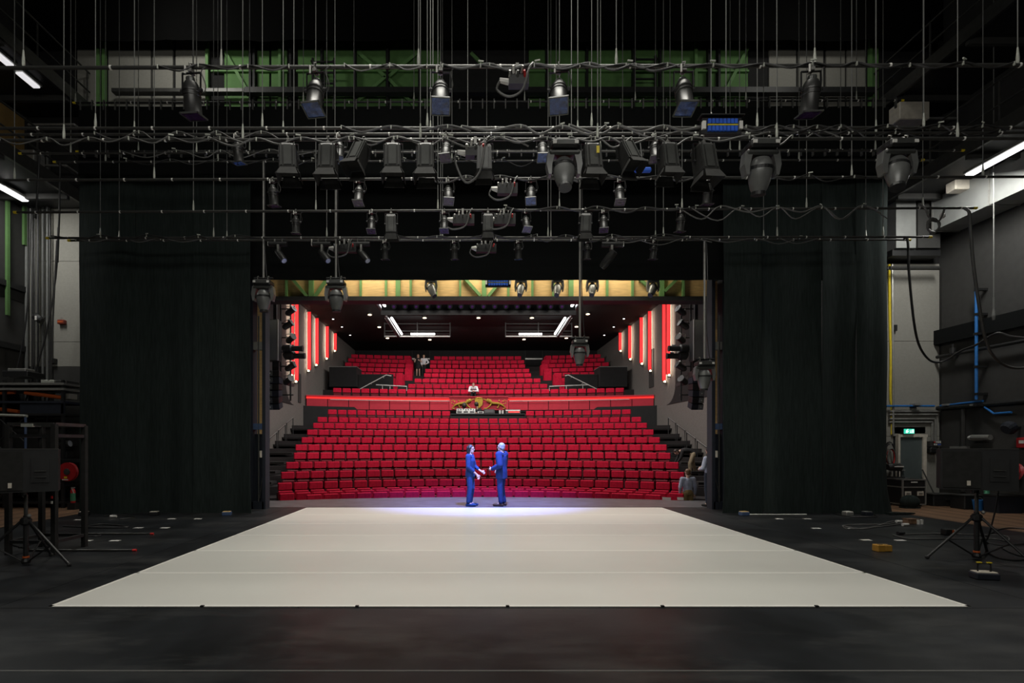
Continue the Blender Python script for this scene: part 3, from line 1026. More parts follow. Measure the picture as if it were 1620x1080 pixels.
# vertical light fins on the side walls
for s in (-1, 1):
    X = AXL if s < 0 else AXR
    lst = [(457.5, 470, 592), (465, 470, 602), (485, 493, 585), (497.5, 503, 576), (514, 516, 566), (527, 527, 554)] if s < 0 else \
          [(1062, 470, 592), (1055, 470, 602), (1032, 492, 585), (1018.5, 502, 574), (1000, 515, 567), (984.5, 526, 554)]
    for q, (px, ya, yb) in enumerate(lst):
        Y = X * F / (px - HX)
        z1, z0 = min(FZ(ya, Y), AT - 0.02), FZ(yb, Y)
        t = thing('light_fin', '%s glowing red light strip from the stage on the %s hall wall' % (ORD[q], 'left' if s < 0 else 'right'), 'light', (X, Y, z0))
        h = z1 - z0
        MB().box((-s * 0.13, 0.03, h / 2), (0.26, 0.05, h)).build('fin', M['hall_dark'], t)
        MB().box((-s * 0.16, -0.005, h / 2), (0.19, 0.02, h)).build('red_face', M['red_cloth'], t)
        MB().box((-s * 0.03, -0.012, h / 2), (0.02, 0.016, h)).build('led_strip', M['led_warm'], t)
        area('fin_light', (X - s * 0.26, Y - 0.14, (z0 + z1) / 2), (X, Y - 0.14, (z0 + z1) / 2), 0.05, h * 0.96, 4.6 * h, (1.0, 0.84, 0.66))
        MB().cyl((-s * 0.13, -0.02, -0.16), (-s * 0.13, -0.02, -0.02), 0.09, 0.05).build('lamp_cup', M['black_metal'], t)
        MB().sph((-s * 0.13, -0.05, -0.06), 0.065, 10, 6).build('bulb', M['warm'], t)

# black loudspeaker recess with a rounded corner near the stage, on each side wall
for s in (-1, 1):
    X = AXL if s < 0 else AXR
    poly = [(18.0, 9.5), (27.3, 9.5), (27.3, 4.9)]
    for k in range(7):
        a = k / 6 * math.pi / 2
        poly.append((27.3 - 0.0 + 1.0 * (1 - math.cos(a)) * 1.2, 4.9 - 1.0 * math.sin(a)))
    poly += [(18.0, 3.9)]
    pm = MB().prism(poly, -0.03, 0.03, T(X - s * 0.0, 0, 0) @ Matrix.Rotation(R(90), 4, 'Z'))
    pm.build('recess', M['hall_dark'], aw if s < 0 else ar)

# ceiling: lighting bridge with fluorescent tubes, downlights, exit signs, control booth
Yb1 = 25.0
cb = thing('ceiling_bridge', 'suspended black auditorium lighting bridge with bright fluorescent tubes', 'bridge', (0.6, 27.0, 8.6))
zc = 8.55


def cbx(mb):
    return rel(mb, cb)


cbx(MB().box((FX(757, 26), 26, FZ(495, 26)), (FX(912, 26) - FX(604, 26), 0.14, 0.22))).build('front_beam', M['door_black'], cb)
cbx(MB().box((FX(757, 26), 26.3, FZ(482, 26)), (FX(912, 26) - FX(604, 26), 0.4, 0.5))).build('trough', M['cloth_header'], cb)
for s, (a, c) in ((-1, (608, 712)), (1, (800, 905))):
    cbx(MB().box(((FX(a, 33) + FX(c, 33)) / 2, 33, FZ(532, 33)), (FX(c, 33) - FX(a, 33), 0.1, 0.08))).build('frame_bar', M['galv'], cb)
    cbx(MB().box(((FX(a, 33) + FX(c, 33)) / 2, 33.1, FZ(523, 33)), (FX(c, 33) - FX(a, 33), 0.05, 0.05))).build('frame_bar', M['dark_wall'], cb)
    cbx(MB().box(((FX(a, 33) + FX(c, 33)) / 2, 33.2, FZ(511, 33)), (FX(c, 33) - FX(a, 33), 0.05, 0.05))).build('frame_bar', M['dark_wall'], cb)
    for px in (a, a + 52, c):
        cbx(MB().box((FX(px, 33), 33.1, FZ(521, 33)), (0.06, 0.06, 0.9))).build('hanger', M['dark_wall'], cb)
    x0, x1 = (650, 688) if s < 0 else (821, 857)
    cbx(MB().cyl((FX(x0, 33), 32.93, FZ(528.5, 33)), (FX(x1, 33), 32.93, FZ(528.5, 33)), 0.06)).build('tube', M['tube'], cb)
    cbx(MB().box(((FX(a, 33) + FX(c, 33)) / 2, 33.6, FZ(527, 33)), (FX(c, 33) - FX(a, 33), 0.8, 0.03))).build('tray', M['dark_wall'], cb)
    for (pa, pb, r_, m_) in (((602.5, 474), (609, 484), 0.065, 'tube'), ((596, 474), (604, 487), 0.035, 'tube_soft'), ((619.5, 503), (635.5, 528), 0.065, 'tube'),
                             ((614, 503), (631, 530), 0.035, 'tube_soft'), ((609, 503), (628, 532), 0.02, 'galv')):
        mir = lambda q: (q if s < 0 else 1513.5 - q)
        Ya, Yb2 = 24.0 + (pa[1] - 470) * 0.155, 24.0 + (pb[1] - 470) * 0.155
        cbx(MB().cyl(P(mir(pa[0]), pa[1], Ya), P(mir(pb[0]), pb[1], Yb2), r_)).build('tube', M[m_], cb)
    mir = lambda q: (q if s < 0 else 1513.5 - q)
    cbx(MB().tube([P(mir(588), 470, 24), P(mir(610), 500, 28.5), P(mir(631), 533, 33)], 0.08)).build('side_rail', M['black_metal'], cb)
# small lanterns in the trough of the ceiling bridge
for k in range(16):
    px = 624 + k * 17.6
    t = thing('hall_lantern', 'small dark lantern, %s from the left in the auditorium ceiling bridge' % ORD[k], 'lantern', (FX(px, 25.7), 25.7, FZ(482, 25.7)), 0, 'lanterns in the ceiling bridge')
    MB().cyl((0, 0.15, 0.06), (0, -0.2, -0.14), 0.12, 0.13, 10).build('body', M['cloth_border'], t)
    MB().cyl((0, -0.2, -0.14), (0, -0.215, -0.15), 0.07, 0.07, 10).build('lens', M['gel_dark'], t)
    MB().cyl((0, 0.02, 0.02), (0, 0.02, 0.34), 0.02).build('bracket', M['black_metal'], t)
k = 0
for px, py in ((671.8, 502.5), (757, 502.5), (841.5, 502.5), (600, 517), (613, 534.5), (680, 537), (829, 536.5), (585, 497.5), (930, 496.5), (912, 516.5), (896, 534.5)):
    Y = F * (AT - 0.1 - EYE) / (HY - py)
    t = thing('downlight', 'warm ceiling downlight, %s' % ['centre-left of the front trio', 'middle of the front trio', 'centre-right of the front trio', 'second along the left slope', 'third along the left slope', 'by the left tube frame', 'by the right tube frame', 'nearest on the left slope', 'nearest on the right slope', 'second along the right slope', 'third along the right slope'][k], 'downlight', (FX(px, Y), Y, AT - 0.1))
    MB().lathe([(0.16, 0.1), (0.16, 0.02), (0.12, 0.0)], n=12).build('rim', M['black_metal'], t)
    MB().cyl((0, 0, -0.03), (0, 0, 0.005), 0.11, 0.11, 12).build('bulb', M['warm'], t)
    k += 1
for k, (px, py) in enumerate(((527, 504.5), (541, 517), (554, 530), (987, 504), (971, 517), (956, 530))):
    Y = F * (AT - 0.05 - EYE) / (HY - py)
    t = thing('ceiling_spot', 'tiny white ceiling spot, %s from the stage near the %s wall' % (ORD[k % 3], 'left' if k < 3 else 'right'), 'ceiling light', (FX(px, Y), Y, AT - 0.05))
    MB().cyl((0, 0, 0), (0, 0, 0.05), 0.1, 0.1, 10).build('rim', M['black_metal'], t)
    MB().cyl((0, 0, -0.02), (0, 0, 0.0), 0.05, 0.05, 10).build('bulb', M['tube'], t)
for px, w in ((665, 'over the two people in the aisle'), (844, 'over the empty balcony aisle')):
    Y = 43.2
    t = thing('exit_sign', 'small green exit sign %s' % w, 'sign', P(px, 546.5, Y))
    MB().box((0, 0, 0), (0.5, 0.08, 0.25)).build('housing', M['black_metal'], t)
    MB().box((0, -0.045, 0), (0.46, 0.02, 0.21)).build('face', M['exit'], t)
    MB().box((-0.11, -0.06, 0), (0.1, 0.01, 0.12)).build('figure', M['exit_white'], t)
    MB().box((0.12, -0.06, 0), (0.1, 0.01, 0.1)).build('arrow', M['exit_white'], t)
    MB().box((0, 0.4, 0), (0.06, 0.8, 0.06)).build('bracket', M['black_metal'], t)
Y = AB - 0.02
for k, (a, c) in enumerate(((729, 751), (757, 780))):
    w = MB().box(((FX(a, Y) + FX(c, Y)) / 2, Y - 0.02, FZ(547, Y)), (FX(c, Y) - FX(a, Y), 0.04, 0.7))
    o = struct('window_%d' % (k + 1), w, mat('booth_glass_%d' % k, (0.01, 0.01, 0.012), 0.08))
    f = MB()
    for px in (a, c):
        f.box((FX(px, Y), Y - 0.05, FZ(547, Y)), (0.07, 0.06, 0.76))
    f.box(((FX(a, Y) + FX(c, Y)) / 2, Y - 0.05, FZ(540, Y)), (FX(c, Y) - FX(a, Y), 0.06, 0.05))
    f.build('frame', M['dark_wall'], o)
# doors at the top of the two aisles
for k, (a, c) in enumerate(((652, 680), (831, 858))):
    o = struct('door_%d' % (k + 2), MB().box(((FX(a, Y) + FX(c, Y)) / 2, Y - 0.03, FZ(566, Y)), (FX(c, Y) - FX(a, Y), 0.06, 2.1)), M['black_wall'])
    for q in (a, c):
        MB().box((FX(q, Y), Y - 0.06, FZ(566, Y)), (0.06, 0.08, 2.1)).build('frame', M['dark_wall'], o)
    Yq = 41.2
    tag(MB().box(((FX(a, Yq) + FX(c, Yq)) / 2, Yq, FZ(567.5, Yq)), (FX(c, Yq) - FX(a, Yq), 0.08, 0.1)).build('bar_rail', M['galv']), 'grey rail across the top of the %s' % ('aisle behind two standing people' if k == 0 else 'empty balcony aisle'), 'rail')
# dark door panel and boxes on the right and left hall walls
MB().box((AXR - 0.02, 30.9, 6.2), (0.05, 0.75, 2.2)).build('panel', M['dark_wall'], ar)
MB().box((AXL + 0.02, 29.5, 4.9), (0.05, 0.45, 1.6)).build('panel', M['dark_wall'], aw)
# control desk in the middle of the last stalls row
Y = 30.55
dk = thing('control_desk', 'long black sound desk with mixers below the gilded crest', 'desk', (FX(772, Y), Y, FLOORZ['thirteenth']))
zt_ = FZ(655, Y) - FLOORZ['thirteenth']
wd = FX(832, Y) - FX(713, Y)
MB().box((0, 0.1, zt_ - 0.42), (wd, 0.06, 0.95)).build('front_panel', M['black_metal'], dk)
MB().box((0, 0.3, zt_), (wd, 0.7, 0.05)).build('desk_top', M['black_metal'], dk)
for s in (-1, 1):
    MB().box((s * (wd / 2 - 0.03), 0.3, zt_ / 2), (0.05, 0.6, zt_)).build('side_panel', M['black_metal'], dk)
ox = FX(772, Y)
for nm, a, c, y0, y1, m_, lab in (('mixing_desk', 722, 752, 651, 660, 'galv', 'grey mixing desk with rows of faders on the sound desk'),
                                  ('laptop', 756, 765, 656, 660, 'white', 'small pale laptop on the sound desk'),
                                  ('monitor_screen', 766, 783, 651, 659, 'dark_wall', 'dark wide monitor on the sound desk'),
                                  ('effects_rack', 800, 824, 652.5, 660, 'black_metal', 'black rack with red display at the end of the sound desk')):
    t = thing(nm, lab, 'equipment', (FX((a + c) / 2, Y), Y + 0.2, FLOORZ['thirteenth'] + zt_ + 0.025))
    w_ = FX(c, Y) - FX(a, Y)
    h_ = (y1 - y0) * Y / F
    Mx = rot('X', -28)
    MB().box((0, 0, h_ / 2), (w_, 0.12, h_), Mx).build('body', M[m_], t)
    if nm == 'mixing_desk':
        for k in range(3):
            MB().box((w_ * (k - 1) / 3, -0.07, h_ * 0.30), (w_ * 0.24, 0.03, h_ * 0.3), Mx).build('fader_bank', M['black_metal'], t)
        for k in range(7):
            MB().box((w_ * (k - 3) / 7.5, -0.07, h_ * (0.75 + 0.06 * (k % 3))), (w_ * 0.06, 0.03, h_ * 0.16), Mx).build('dial', M['black_metal'], t)
    elif nm == 'effects_rack':
        MB().box((0, -0.07, h_ * 0.72), (w_ * 0.95, 0.03, h_ * 0.2), Mx).build('strip', M['white'], t)
        MB().box((0.05, -0.07, h_ * 0.32), (w_ * 0.75, 0.03, h_ * 0.3), Mx).build('red_display', M['led_red'], t)
    else:
        MB().box((0, -0.065, h_ / 2), (w_ * 0.8, 0.02, h_ * 0.7), Mx).build('screen', M['black_metal'], t)
for k, px in enumerate((791, 795.5)):
    tag(MB().lathe([(0.05, 0), (0.06, 0.2), (0.05, 0.21)], T(FX(px, Y), Y + 0.1, FLOORZ['thirteenth'] + zt_ + 0.02), 10).build('white_cup', M['white']),
        'white cup on the sound desk, %s' % ('nearer the monitor' if k == 0 else 'nearer the red display'), 'cup')

for k, (px, w) in enumerate(((1055, 0.27), (1077, 0.2))):
    o = tag(MB().box((0, 0, 0), (w, 0.012, 0.09)).build('paper_notice', M['white']), 'white paper notice on a front seat back, %s' % ('the wider one' if k == 0 else 'the narrower one by the khaki trousers'), 'notice')
    x = 6.3
    for q in range(20):
        y = 8 + math.sqrt(11.42 ** 2 - (x - XC) ** 2) - 0.02
        x = FX(px, y)
    o.location = (x - 0.01, y, FZ(788.5, y))
    o.rotation_euler = (0, 0, -math.asin((x - XC) / 11.42))
# ------------------------------------------------------------------ flown battens with their suspension wires
def cable_thing(name, pts, r, label, m='cable', cat='cable', n=6):
    return tag(MB().tube(pts, r, n).build(name, M[m], smooth=True), label, cat)


def smooth_pts(pts, n=6):
    out = []
    m = len(pts)
    for k in range(m - 1):
        p0, p1, p2, p3 = (Vector(pts[max(k - 1, 0)]), Vector(pts[k]), Vector(pts[k + 1]), Vector(pts[min(k + 2, m - 1)]))
        for i in range(n):
            t = i / n
            out.append(0.5 * ((2 * p1) + (p2 - p0) * t + (2 * p0 - 5 * p1 + 4 * p2 - p3) * t * t + (3 * p1 - p0 - 3 * p2 + p3) * t ** 3))
    out.append(Vector(pts[-1]))
    return out


def cat(a, c, lo, n=10):
    """a hanging curve between two points with its lowest point LO below the chord"""
    a, c = Vector(a), Vector(c)
    return [a.lerp(c, k / n) - Vector((0, 0, lo * 4 * (k / n) * (1 - k / n))) for k in range(n + 1)]


BAT = [  # key, label, py at px 0 and px 1620, Y, px ends, wire pxs, pipe radius, ties
    ('A', 'nearest flown batten, carrying six large par cans', 107.5, 103, 6.86, -60, 1690, (37, 350, 662, 975, 1289, 1610), 0.024, 0),
    ('B', 'long batten in front carrying flood lights and moving heads', 222, 219, 7.63, -60, 1690, (101, 384, 665, 945.5, 1229, 1515), 0.022, 0),
    ('C', 'upper batten of the crowded pair hung with power cables', 203, 202, 8.2, -60, 1690, (151, 415, 676, 936, 1198, 1461.5), 0.022, 0),
    ('D', 'batten carrying a row of blue-gelled par cans behind the floods', 213, 210, 9.19, -60, 1690, (212.6, 448, 681, 914, 1148.6, 1386), 0.022, 0),
    ('E', 'batten with six par cans just below the flood lights', 285, 279.5, 9.8, -60, 1690, (23, 244, 465, 685, 904, 1125, 1347.5, 1555), 0.023, 0),
    ('F', 'long yellow-tipped batten with small cans and socket boxes', 336, 328.5, 11.15, 27, 1540, (306, 499.7, 692.8, 885, 1079, 1276, 1460), 0.024, 0),
    ('G', 'empty high batten with yellow tips and sagging cable', 243, 237.5, 11.3, 35, 1520, (112, 311, 530, 740, 950, 1170, 1385), 0.021, 0),
    ('H', 'lower front batten of the bottom pair', 376.5, 374.5, 12.07, 78, 1469, (158.7, 338, 517, 697, 867, 1049.5, 1229.5, 1397), 0.024, 0),
    ('I', 'empty batten just behind the high yellow-tipped one', 256.5, 252.5, 12.3, 89, 1457, (344.7, 167, 715, 880, 1060, 1264), 0.021, 0),
    ('J', 'rear batten of the bottom pair with small lanterns', 380.5, 379, 12.66, 112, 1436, (188.6, 359, 530, 700, 871.5, 1037, 1208, 1369.7), 0.024, 0),
    ('K', 'high rear batten with cloth ties, carrying the short border', 163, 158.5, 12.9, 120, 1425, (119.5, 305, 480, 655, 830, 1005, 1180, 1355), 0.023, 72),
    ('L', 'black batten with many cloth ties over the side curtains', 240, 236.5, 12.6, 125, 1390, (219, 395, 560, 770, 985, 1155, 1330), 0.021, 66),
]
BT = {}
for key, lab, ya, yb, Y, pa, pb, wires, r, ties in BAT:
    t = thing('flown_batten', lab, 'batten', (FX(810, Y), Y, FZ((ya + yb) / 2, Y)), 0, 'flown battens')
    BT[key] = t
    f = lambda px, ya=ya, yb=yb: ya + (yb - ya) * px / 1620.0
    pt = lambda px, Y=Y, f=f, t=t: P(px, f(px), Y) - t.location
    MB().cyl(pt(pa), pt(pb), r, n=10).build('pipe', M['black_metal' if key in 'KL' else 'pipe'], t, smooth=True)
    if pa > 0:
        for a, c in ((pa, pa + 1), (pb, pb - 1)):
            q = pt(a)
            MB().cyl(q + Vector((-0.07 if a == pa else 0.07, 0, 0)), q, r * 1.2, n=10).build('end_cap', M['yellow'], t)
    band = None
    px = pa + 30
    while px < pb:
        if px > 5 and px < 1615:
            q = pt(px)
            if band is None:
                band = MB().cyl((-0.012, 0, 0), (0.012, 0, 0), r * 1.22, n=8).mesh('tape_band')
                band.materials.append(M['white'])
            link('tape_band', band, t).location = q
        px += 94 * 6.86 / Y * (1.0 if key != 'A' else 1.9) * 1.15
    if ties:
        tm = MB().box((0, 0, -0.06), (0.03, 0.05, 0.24 if key == 'K' else 0.16)).mesh('cloth_tie')
        tm.materials.append(M['grey_cable'])
        for k in range(ties):
            q = pt(pa + 8 + (pb - pa - 16) * k / (ties - 1))
            link('cloth_tie', tm, t).location = q
    for px in wires:
        q = pt(px)
        top = Vector((q.x, 0, 18.1 - t.location.z))
        w = MB().cyl(q + Vector((0, 0, 0.2)), top, 0.0068 if key in 'ABC' else 0.0085, n=6).build('suspension_wire', M['steel'], t)
        h = 0.30
        MB().lathe([(0.009, 0.22), (0.013, 0.16), (0.019, 0.09), (0.019, 0.03), (0.012, 0.0)], T(q.x, q.y, q.z + 0.01), 8).build('ferrule', M['ferrule'], w)
# steel pipes leaning on the left end of the high battens
for px, p2, ya, yb, Y, lab in ((62, 56, 246, 345, 11.35, 'black rope hanging down from the left tip of the high batten'), (95, 91, 257, 415, 12.3, 'black rope hanging near the green post')):
    cable_thing('rope', [P(px, ya, Y), P((px + p2) / 2 + 1, (ya + yb) / 2, Y), P(p2, yb, Y)], 0.02, lab, 'black_metal', 'rope')

# ------------------------------------------------------------------ lanterns
HOOK = lambda t, s=1.0: (MB().tube([(0, 0.045 * s, -0.05 * s), (0, 0.05 * s, 0.02 * s), (0, 0.0, 0.05 * s), (0, -0.05 * s, 0.02 * s), (0, -0.045 * s, -0.05 * s)], 0.012 * s).box((0, 0, -0.06 * s), (0.05 * s, 0.1 * s, 0.04 * s)).build('hook_clamp', M['galv'], t))


def par_proto(loc, label, tilt=0.0, gel='gel', group='par cans', small=False):
    t = thing('par_can', label, 'stage light', loc, 0, group)
    HOOK(t)
    Mx = T(0, 0, -0.30) @ rot('X', tilt)
    MB().lathe([(0.045, 0.10), (0.075, 0.095), (0.098, 0.05), (0.106, 0.0), (0.112, -0.005), (0.112, -0.02), (0.105, -0.025), (0.105, -0.05),
                (0.111, -0.055), (0.111, -0.07), (0.104, -0.075), (0.104, -0.275), (0.108, -0.28), (0.108, -0.29), (0.09, -0.29)], Mx, 18).build('can', M['lamp_black'], t, smooth=True)
    MB().lathe([(0.05, 0.155), (0.055, 0.14), (0.055, 0.09)], Mx, 10).build('rear_cap', M['lamp_grey'], t)
    y = MB()
    for s in (-1, 1):
        y.box((s * 0.122, 0, -0.20), (0.008, 0.03, 0.26))
        y.cyl((s * 0.105, 0, -0.30), (s * 0.145, 0, -0.30), 0.022)
    y.box((0, 0, -0.075), (0.25, 0.03, 0.01))
    y.build('yoke', M['black_metal'], t)
    fr = MB()
    for s in (-1, 1):
        fr.box((s * 0.118, 0, -0.305), (0.014, 0.25, 0.02), Mx)
        fr.box((0, s * 0.118, -0.305), (0.25, 0.014, 0.02), Mx)
    f = fr.build('gel_frame', M['lamp_grey'], t)
    MB().box((0, 0, -0.305), (0.225, 0.225, 0.006), Mx).build('gel', M[gel], f)
    MB().tube(smooth_pts([(0.02, 0.05, -0.16), (0.1, 0.1, -0.26), (0.16, 0.05, -0.2), (0.13, 0.0, -0.06), (0.2, 0, 0.0)], 4), 0.007).build('tail_cable', M['grey_cable'], t)
    if not small:
        MB().cyl((-0.05, -0.06, -0.12), (-0.05, -0.06, -0.02), 0.012).build('safety_tag', M['white'], t)
    return t


pp = {}


def pars(key, pxs, scale, tilts, gels, where, y0=None):
    bt = BT[key]
    row = [b for b in BAT if b[0] == key][0]
    for k, px in enumerate(pxs):
        Y = row[4]
        py = row[2] + (row[3] - row[2]) * px / 1620.0
        lab = '%s par can, %s from the left %s' % ('black' if gels[k] == 'gel_dark' else 'blue-gelled', ORD[k], where)
        kk = (gels[k], tilts[k])
        loc = P(px, py, Y)
        if kk not in pp:
            o = pp[kk] = par_proto(loc, lab, tilts[k], gels[k])
        else:
            o = dup(pp[kk], loc, None, lab)
        o.scale = (scale,) * 3
        o.rotation_euler = (0, 0, R(random.uniform(-12, 12)))


pars('A', (303, 499.5, 697, 884, 1081, 1283), 1.0, (10, -14, -22, -22, -14, 10), ('gel_dark', 'gel', 'gel', 'gel', 'gel', 'gel_dark'), 'on the nearest batten')
pars('D', (376, 537, 706, 858, 1036), 0.80, (10, -14, -22, -22, -14), ('gel', 'gel', 'gel_dark', 'gel', 'gel_dark'), 'behind the row of floods')
pars('E', (432, 568, 709, 840, 980, 1120), 0.79, (10, -14, -22, -22, -14, 10), ('gel_dark', 'gel_dark', 'gel_dark', 'gel', 'gel_dark', 'gel_dark'), 'on the batten just below the floods')
pars('F', (468, 588, 703, 832, 955, 1077), 0.76, (10, -14, -14, -22, -14, 10), ('gel_dark',) * 6, 'on the yellow-tipped batten of small cans')
pars('J', (609, 719, 820, 929, 1034), 0.74, (12, 12, 12, 12, 12), ('gel_dark', 'gel_dark', 'gel', 'gel_dark', 'gel_dark'), 'under the lowest batten')


def flood_proto(loc, label, tilt):
    t = thing('flood_light', label, 'stage light', loc, 0, 'flood lights')
    HOOK(t)
    Mx = T(0, 0, -0.1) @ rot('X', tilt)
    h = MB()
    # tapered housing from two frustums
    def fr(z0, w0, d0, z1, w1, d1, mb):
        vs = []
        for z, w, d in ((z0, w0, d0), (z1, w1, d1)):
            vs += [(-w / 2, -d / 2, z), (w / 2, -d / 2, z), (w / 2, d / 2, z), (-w / 2, d / 2, z)]
        return mb.add(vs, [(0, 1, 2, 3), (4, 5, 6, 7), (0, 1, 5, 4), (1, 2, 6, 5), (2, 3, 7, 6), (3, 0, 4, 7)], Mx)
    fr(0.0, 0.20, 0.16, -0.05, 0.25, 0.22, h)
    fr(-0.05, 0.25, 0.22, -0.40, 0.27, 0.24, h)
    h.build('housing', M['lamp_black'], t)
    for s in (-1, 1):
        MB().box((s * 0.10, -0.12, -0.22), (0.018, 0.03, 0.36), Mx).build('rib', M['lamp_grey'], t)
    MB().box((0, -0.118, -0.22), (0.12, 0.02, 0.33), Mx).build('panel', M['lamp_grey'], t)
    MB().box((0, 0, -0.415), (0.275, 0.245, 0.03), Mx).build('front_rim', M['door_black'], t)
    for k, (ax, sg) in enumerate((('y', -1), ('y', 1), ('x', -1), ('x', 1))):
        d = MB()
        a, c, z0, z1, o0, o1 = 0.12, 0.165, -0.44, -0.58, 0.13, 0.185
        if ax == 'y':
            vs = [(-a, sg * o0, z0), (a, sg * o0, z0), (c, sg * o1, z1), (-c, sg * o1, z1)]
            off = (0, sg * 0.008, 0)
        else:
            vs = [(sg * o0, -a * 0.9, z0), (sg * o0, a * 0.9, z0), (sg * o1, c * 0.9, z1 + 0.03), (sg * o1, -c * 0.9, z1 + 0.03)]
            off = (sg * 0.008, 0, 0)
        vs += [tuple(p[q] + off[q] for q in range(3)) for p in vs]
        d.add(vs, [(0, 1, 2, 3), (4, 5, 6, 7), (0, 1, 5, 4), (1, 2, 6, 5), (2, 3, 7, 6), (3, 0, 4, 7)], Mx)
        d.build('barn_door', M['door_black'], t)
    y = MB()
    for s in (-1, 1):
        y.box((s * 0.155, 0, -0.2), (0.01, 0.035, 0.27))
        y.cyl((s * 0.13, 0, -0.32), (s * 0.17, 0, -0.32), 0.022)
    y.box((0, 0, -0.07), (0.32, 0.035, 0.01))
    y.build('yoke', M['black_metal'], t)
    return t


fp = {}
for k, (px, key, sc, tilt, rz, where) in enumerate(((456, 'B', 1.02, -8, 8, 'front batten'), (520, 'B', 1.06, -8, 0, 'front batten'), (576, 'B', .96, -25, -22, 'front batten'), (622, 'B', 1.02, -8, 2, 'front batten'), (674, 'B', 1.04, -8, 0, 'front batten'),
                                                    (766, 'B', .94, 10, 0, 'front batten'), (934, 'B', 1.06, -8, 4, 'front batten'), (985, 'B', .96, -25, 20, 'front batten'), (1054, 'B', 1.02, -8, 5, 'front batten'), (1110, 'B', 1.12, -8, 12, 'front batten'),
                                                    (619, 'F', .98, 10, 0, 'middle batten'), (772, 'F', .95, 10, 0, 'middle batten'), (926, 'F', 1.0, 10, 0, 'middle batten'))):
    row = [b for b in BAT if b[0] == key][0]
    loc = P(px, row[2] + (row[3] - row[2]) * px / 1620, row[4])
    lab = 'black flood light with barn doors, %s from the left on the %s' % (ORD[k] if k < 10 else ORD[k - 10], where)
    if tilt not in fp:
        o = fp[tilt] = flood_proto(loc, lab, tilt)
    else:
        o = dup(fp[tilt], loc, None, lab)
    o.scale = (sc * 0.86, sc * 0.86, sc * 0.9)
    o.rotation_euler = (0, R(-rz * 0.35), R(rz))


def moving_head(loc, label, tilt=0.0, lens='lens', clamp=True, roll=0.0):
    t = thing('moving_head', label, 'stage light', loc, 0, 'moving head lights')
    if clamp:
        for s in (-1, 1):
            MB().tube([(s * 0.13, 0.045, -0.06), (s * 0.13, 0.05, 0.02), (s * 0.13, 0, 0.05), (s * 0.13, -0.05, 0.02), (s * 0.13, -0.045, -0.06)], 0.014).build('hook_clamp', M['galv'], t)
    MB().cbox((0, 0, -0.13), (0.44, 0.34, 0.13), 0.03).build('base', M['black_metal'], t)
    MB().box((0, -0.175, -0.13), (0.26, 0.012, 0.07)).build('display_panel', M['lamp_grey'], t)
    for s in (-1, 1):
        MB().box((s * 0.17, -0.172, -0.13), (0.06, 0.02, 0.05)).build('connector', M['white'], t)
    MB().cbox((0, 0, -0.235), (0.50, 0.20, 0.09), 0.03).build('yoke_bridge', M['lamp_grey'], t)
    for s in (-1, 1):
        MB().prism([(s * 0.20, -0.20), (s * 0.26, -0.22), (s * 0.285, -0.42), (s * 0.25, -0.58), (s * 0.205, -0.58), (s * 0.195, -0.42), (s * 0.16, -0.28)], -0.075, 0.075).build('yoke_arm', M['head_grey'], t)
    Mx = T(0, 0, -0.47) @ rot('Y', roll) @ rot('X', tilt)
    h = MB().lathe([(0.05, 0.17), (0.11, 0.165), (0.155, 0.10), (0.172, 0.02), (0.172, -0.07), (0.155, -0.18), (0.125, -0.28), (0.10, -0.33), (0.098, -0.36), (0.085, -0.36)], Mx, 22, 1.0, 0.92)
    h = h.build('head', M['head_grey'], t, smooth=True)
    MB().lathe([(0.178, 0.035), (0.178, -0.01)], Mx, 22, 1.0, 0.92).build('seam_ring', M['black_metal'], h)
    MB().lathe([(0.103, -0.325), (0.106, -0.375), (0.09, -0.375)], Mx, 18).build('nose_ring', M['black_metal'], h)
    MB().lathe([(0.075, -0.355), (0.085, -0.366), (0.03, -0.372)], Mx, 16).build('lens', M[lens], h)
    for s in (-1, 1):
        MB().cyl((s * 0.15, 0, -0.47), (s * 0.215, 0, -0.47), 0.05).build('pivot', M['black_metal'], t)
    return t


mh = None
MH = [  # px, py of the clamp, Y, scale, tilt, roll, label
    (892, 221, 7.63, 0.90, -18, 0, 'grey moving head light beside the second blue-gelled can, lens down'),
    (1203, 220, 7.63, 0.93, 10, 0, 'large shiny grey moving head light under the blue socket box'),
    (1419, 219.5, 7.63, 0.90, -14, 10, 'dark moving head light at the end by the grey duct'),
    (417, 440, 12.3, 0.92, 4, 0, 'moving head light on a drop pole near the left portal tower'),
    (532, 440, 12.3, 0.92, 4, 0, 'moving head light on a drop pole before the plywood bridge'),
    (917, 534, 12.6, 0.79, 4, 0, 'moving head light on a long pole hanging over the red seats'),
    (1114, 568, 12.66, 0.88, 4, 0, 'moving head light on a long pole near the right portal tower')]
protos = {}
for px, py, Y, sc, tilt, roll, lab in MH:
    loc = P(px, py, Y)
    k = (tilt, roll)
    if k not in protos:
        o = protos[k] = moving_head(loc, lab, tilt, 'lens', True, roll)
    else:
        o = dup(protos[k], loc, None, lab)
    o.scale = (sc,) * 3
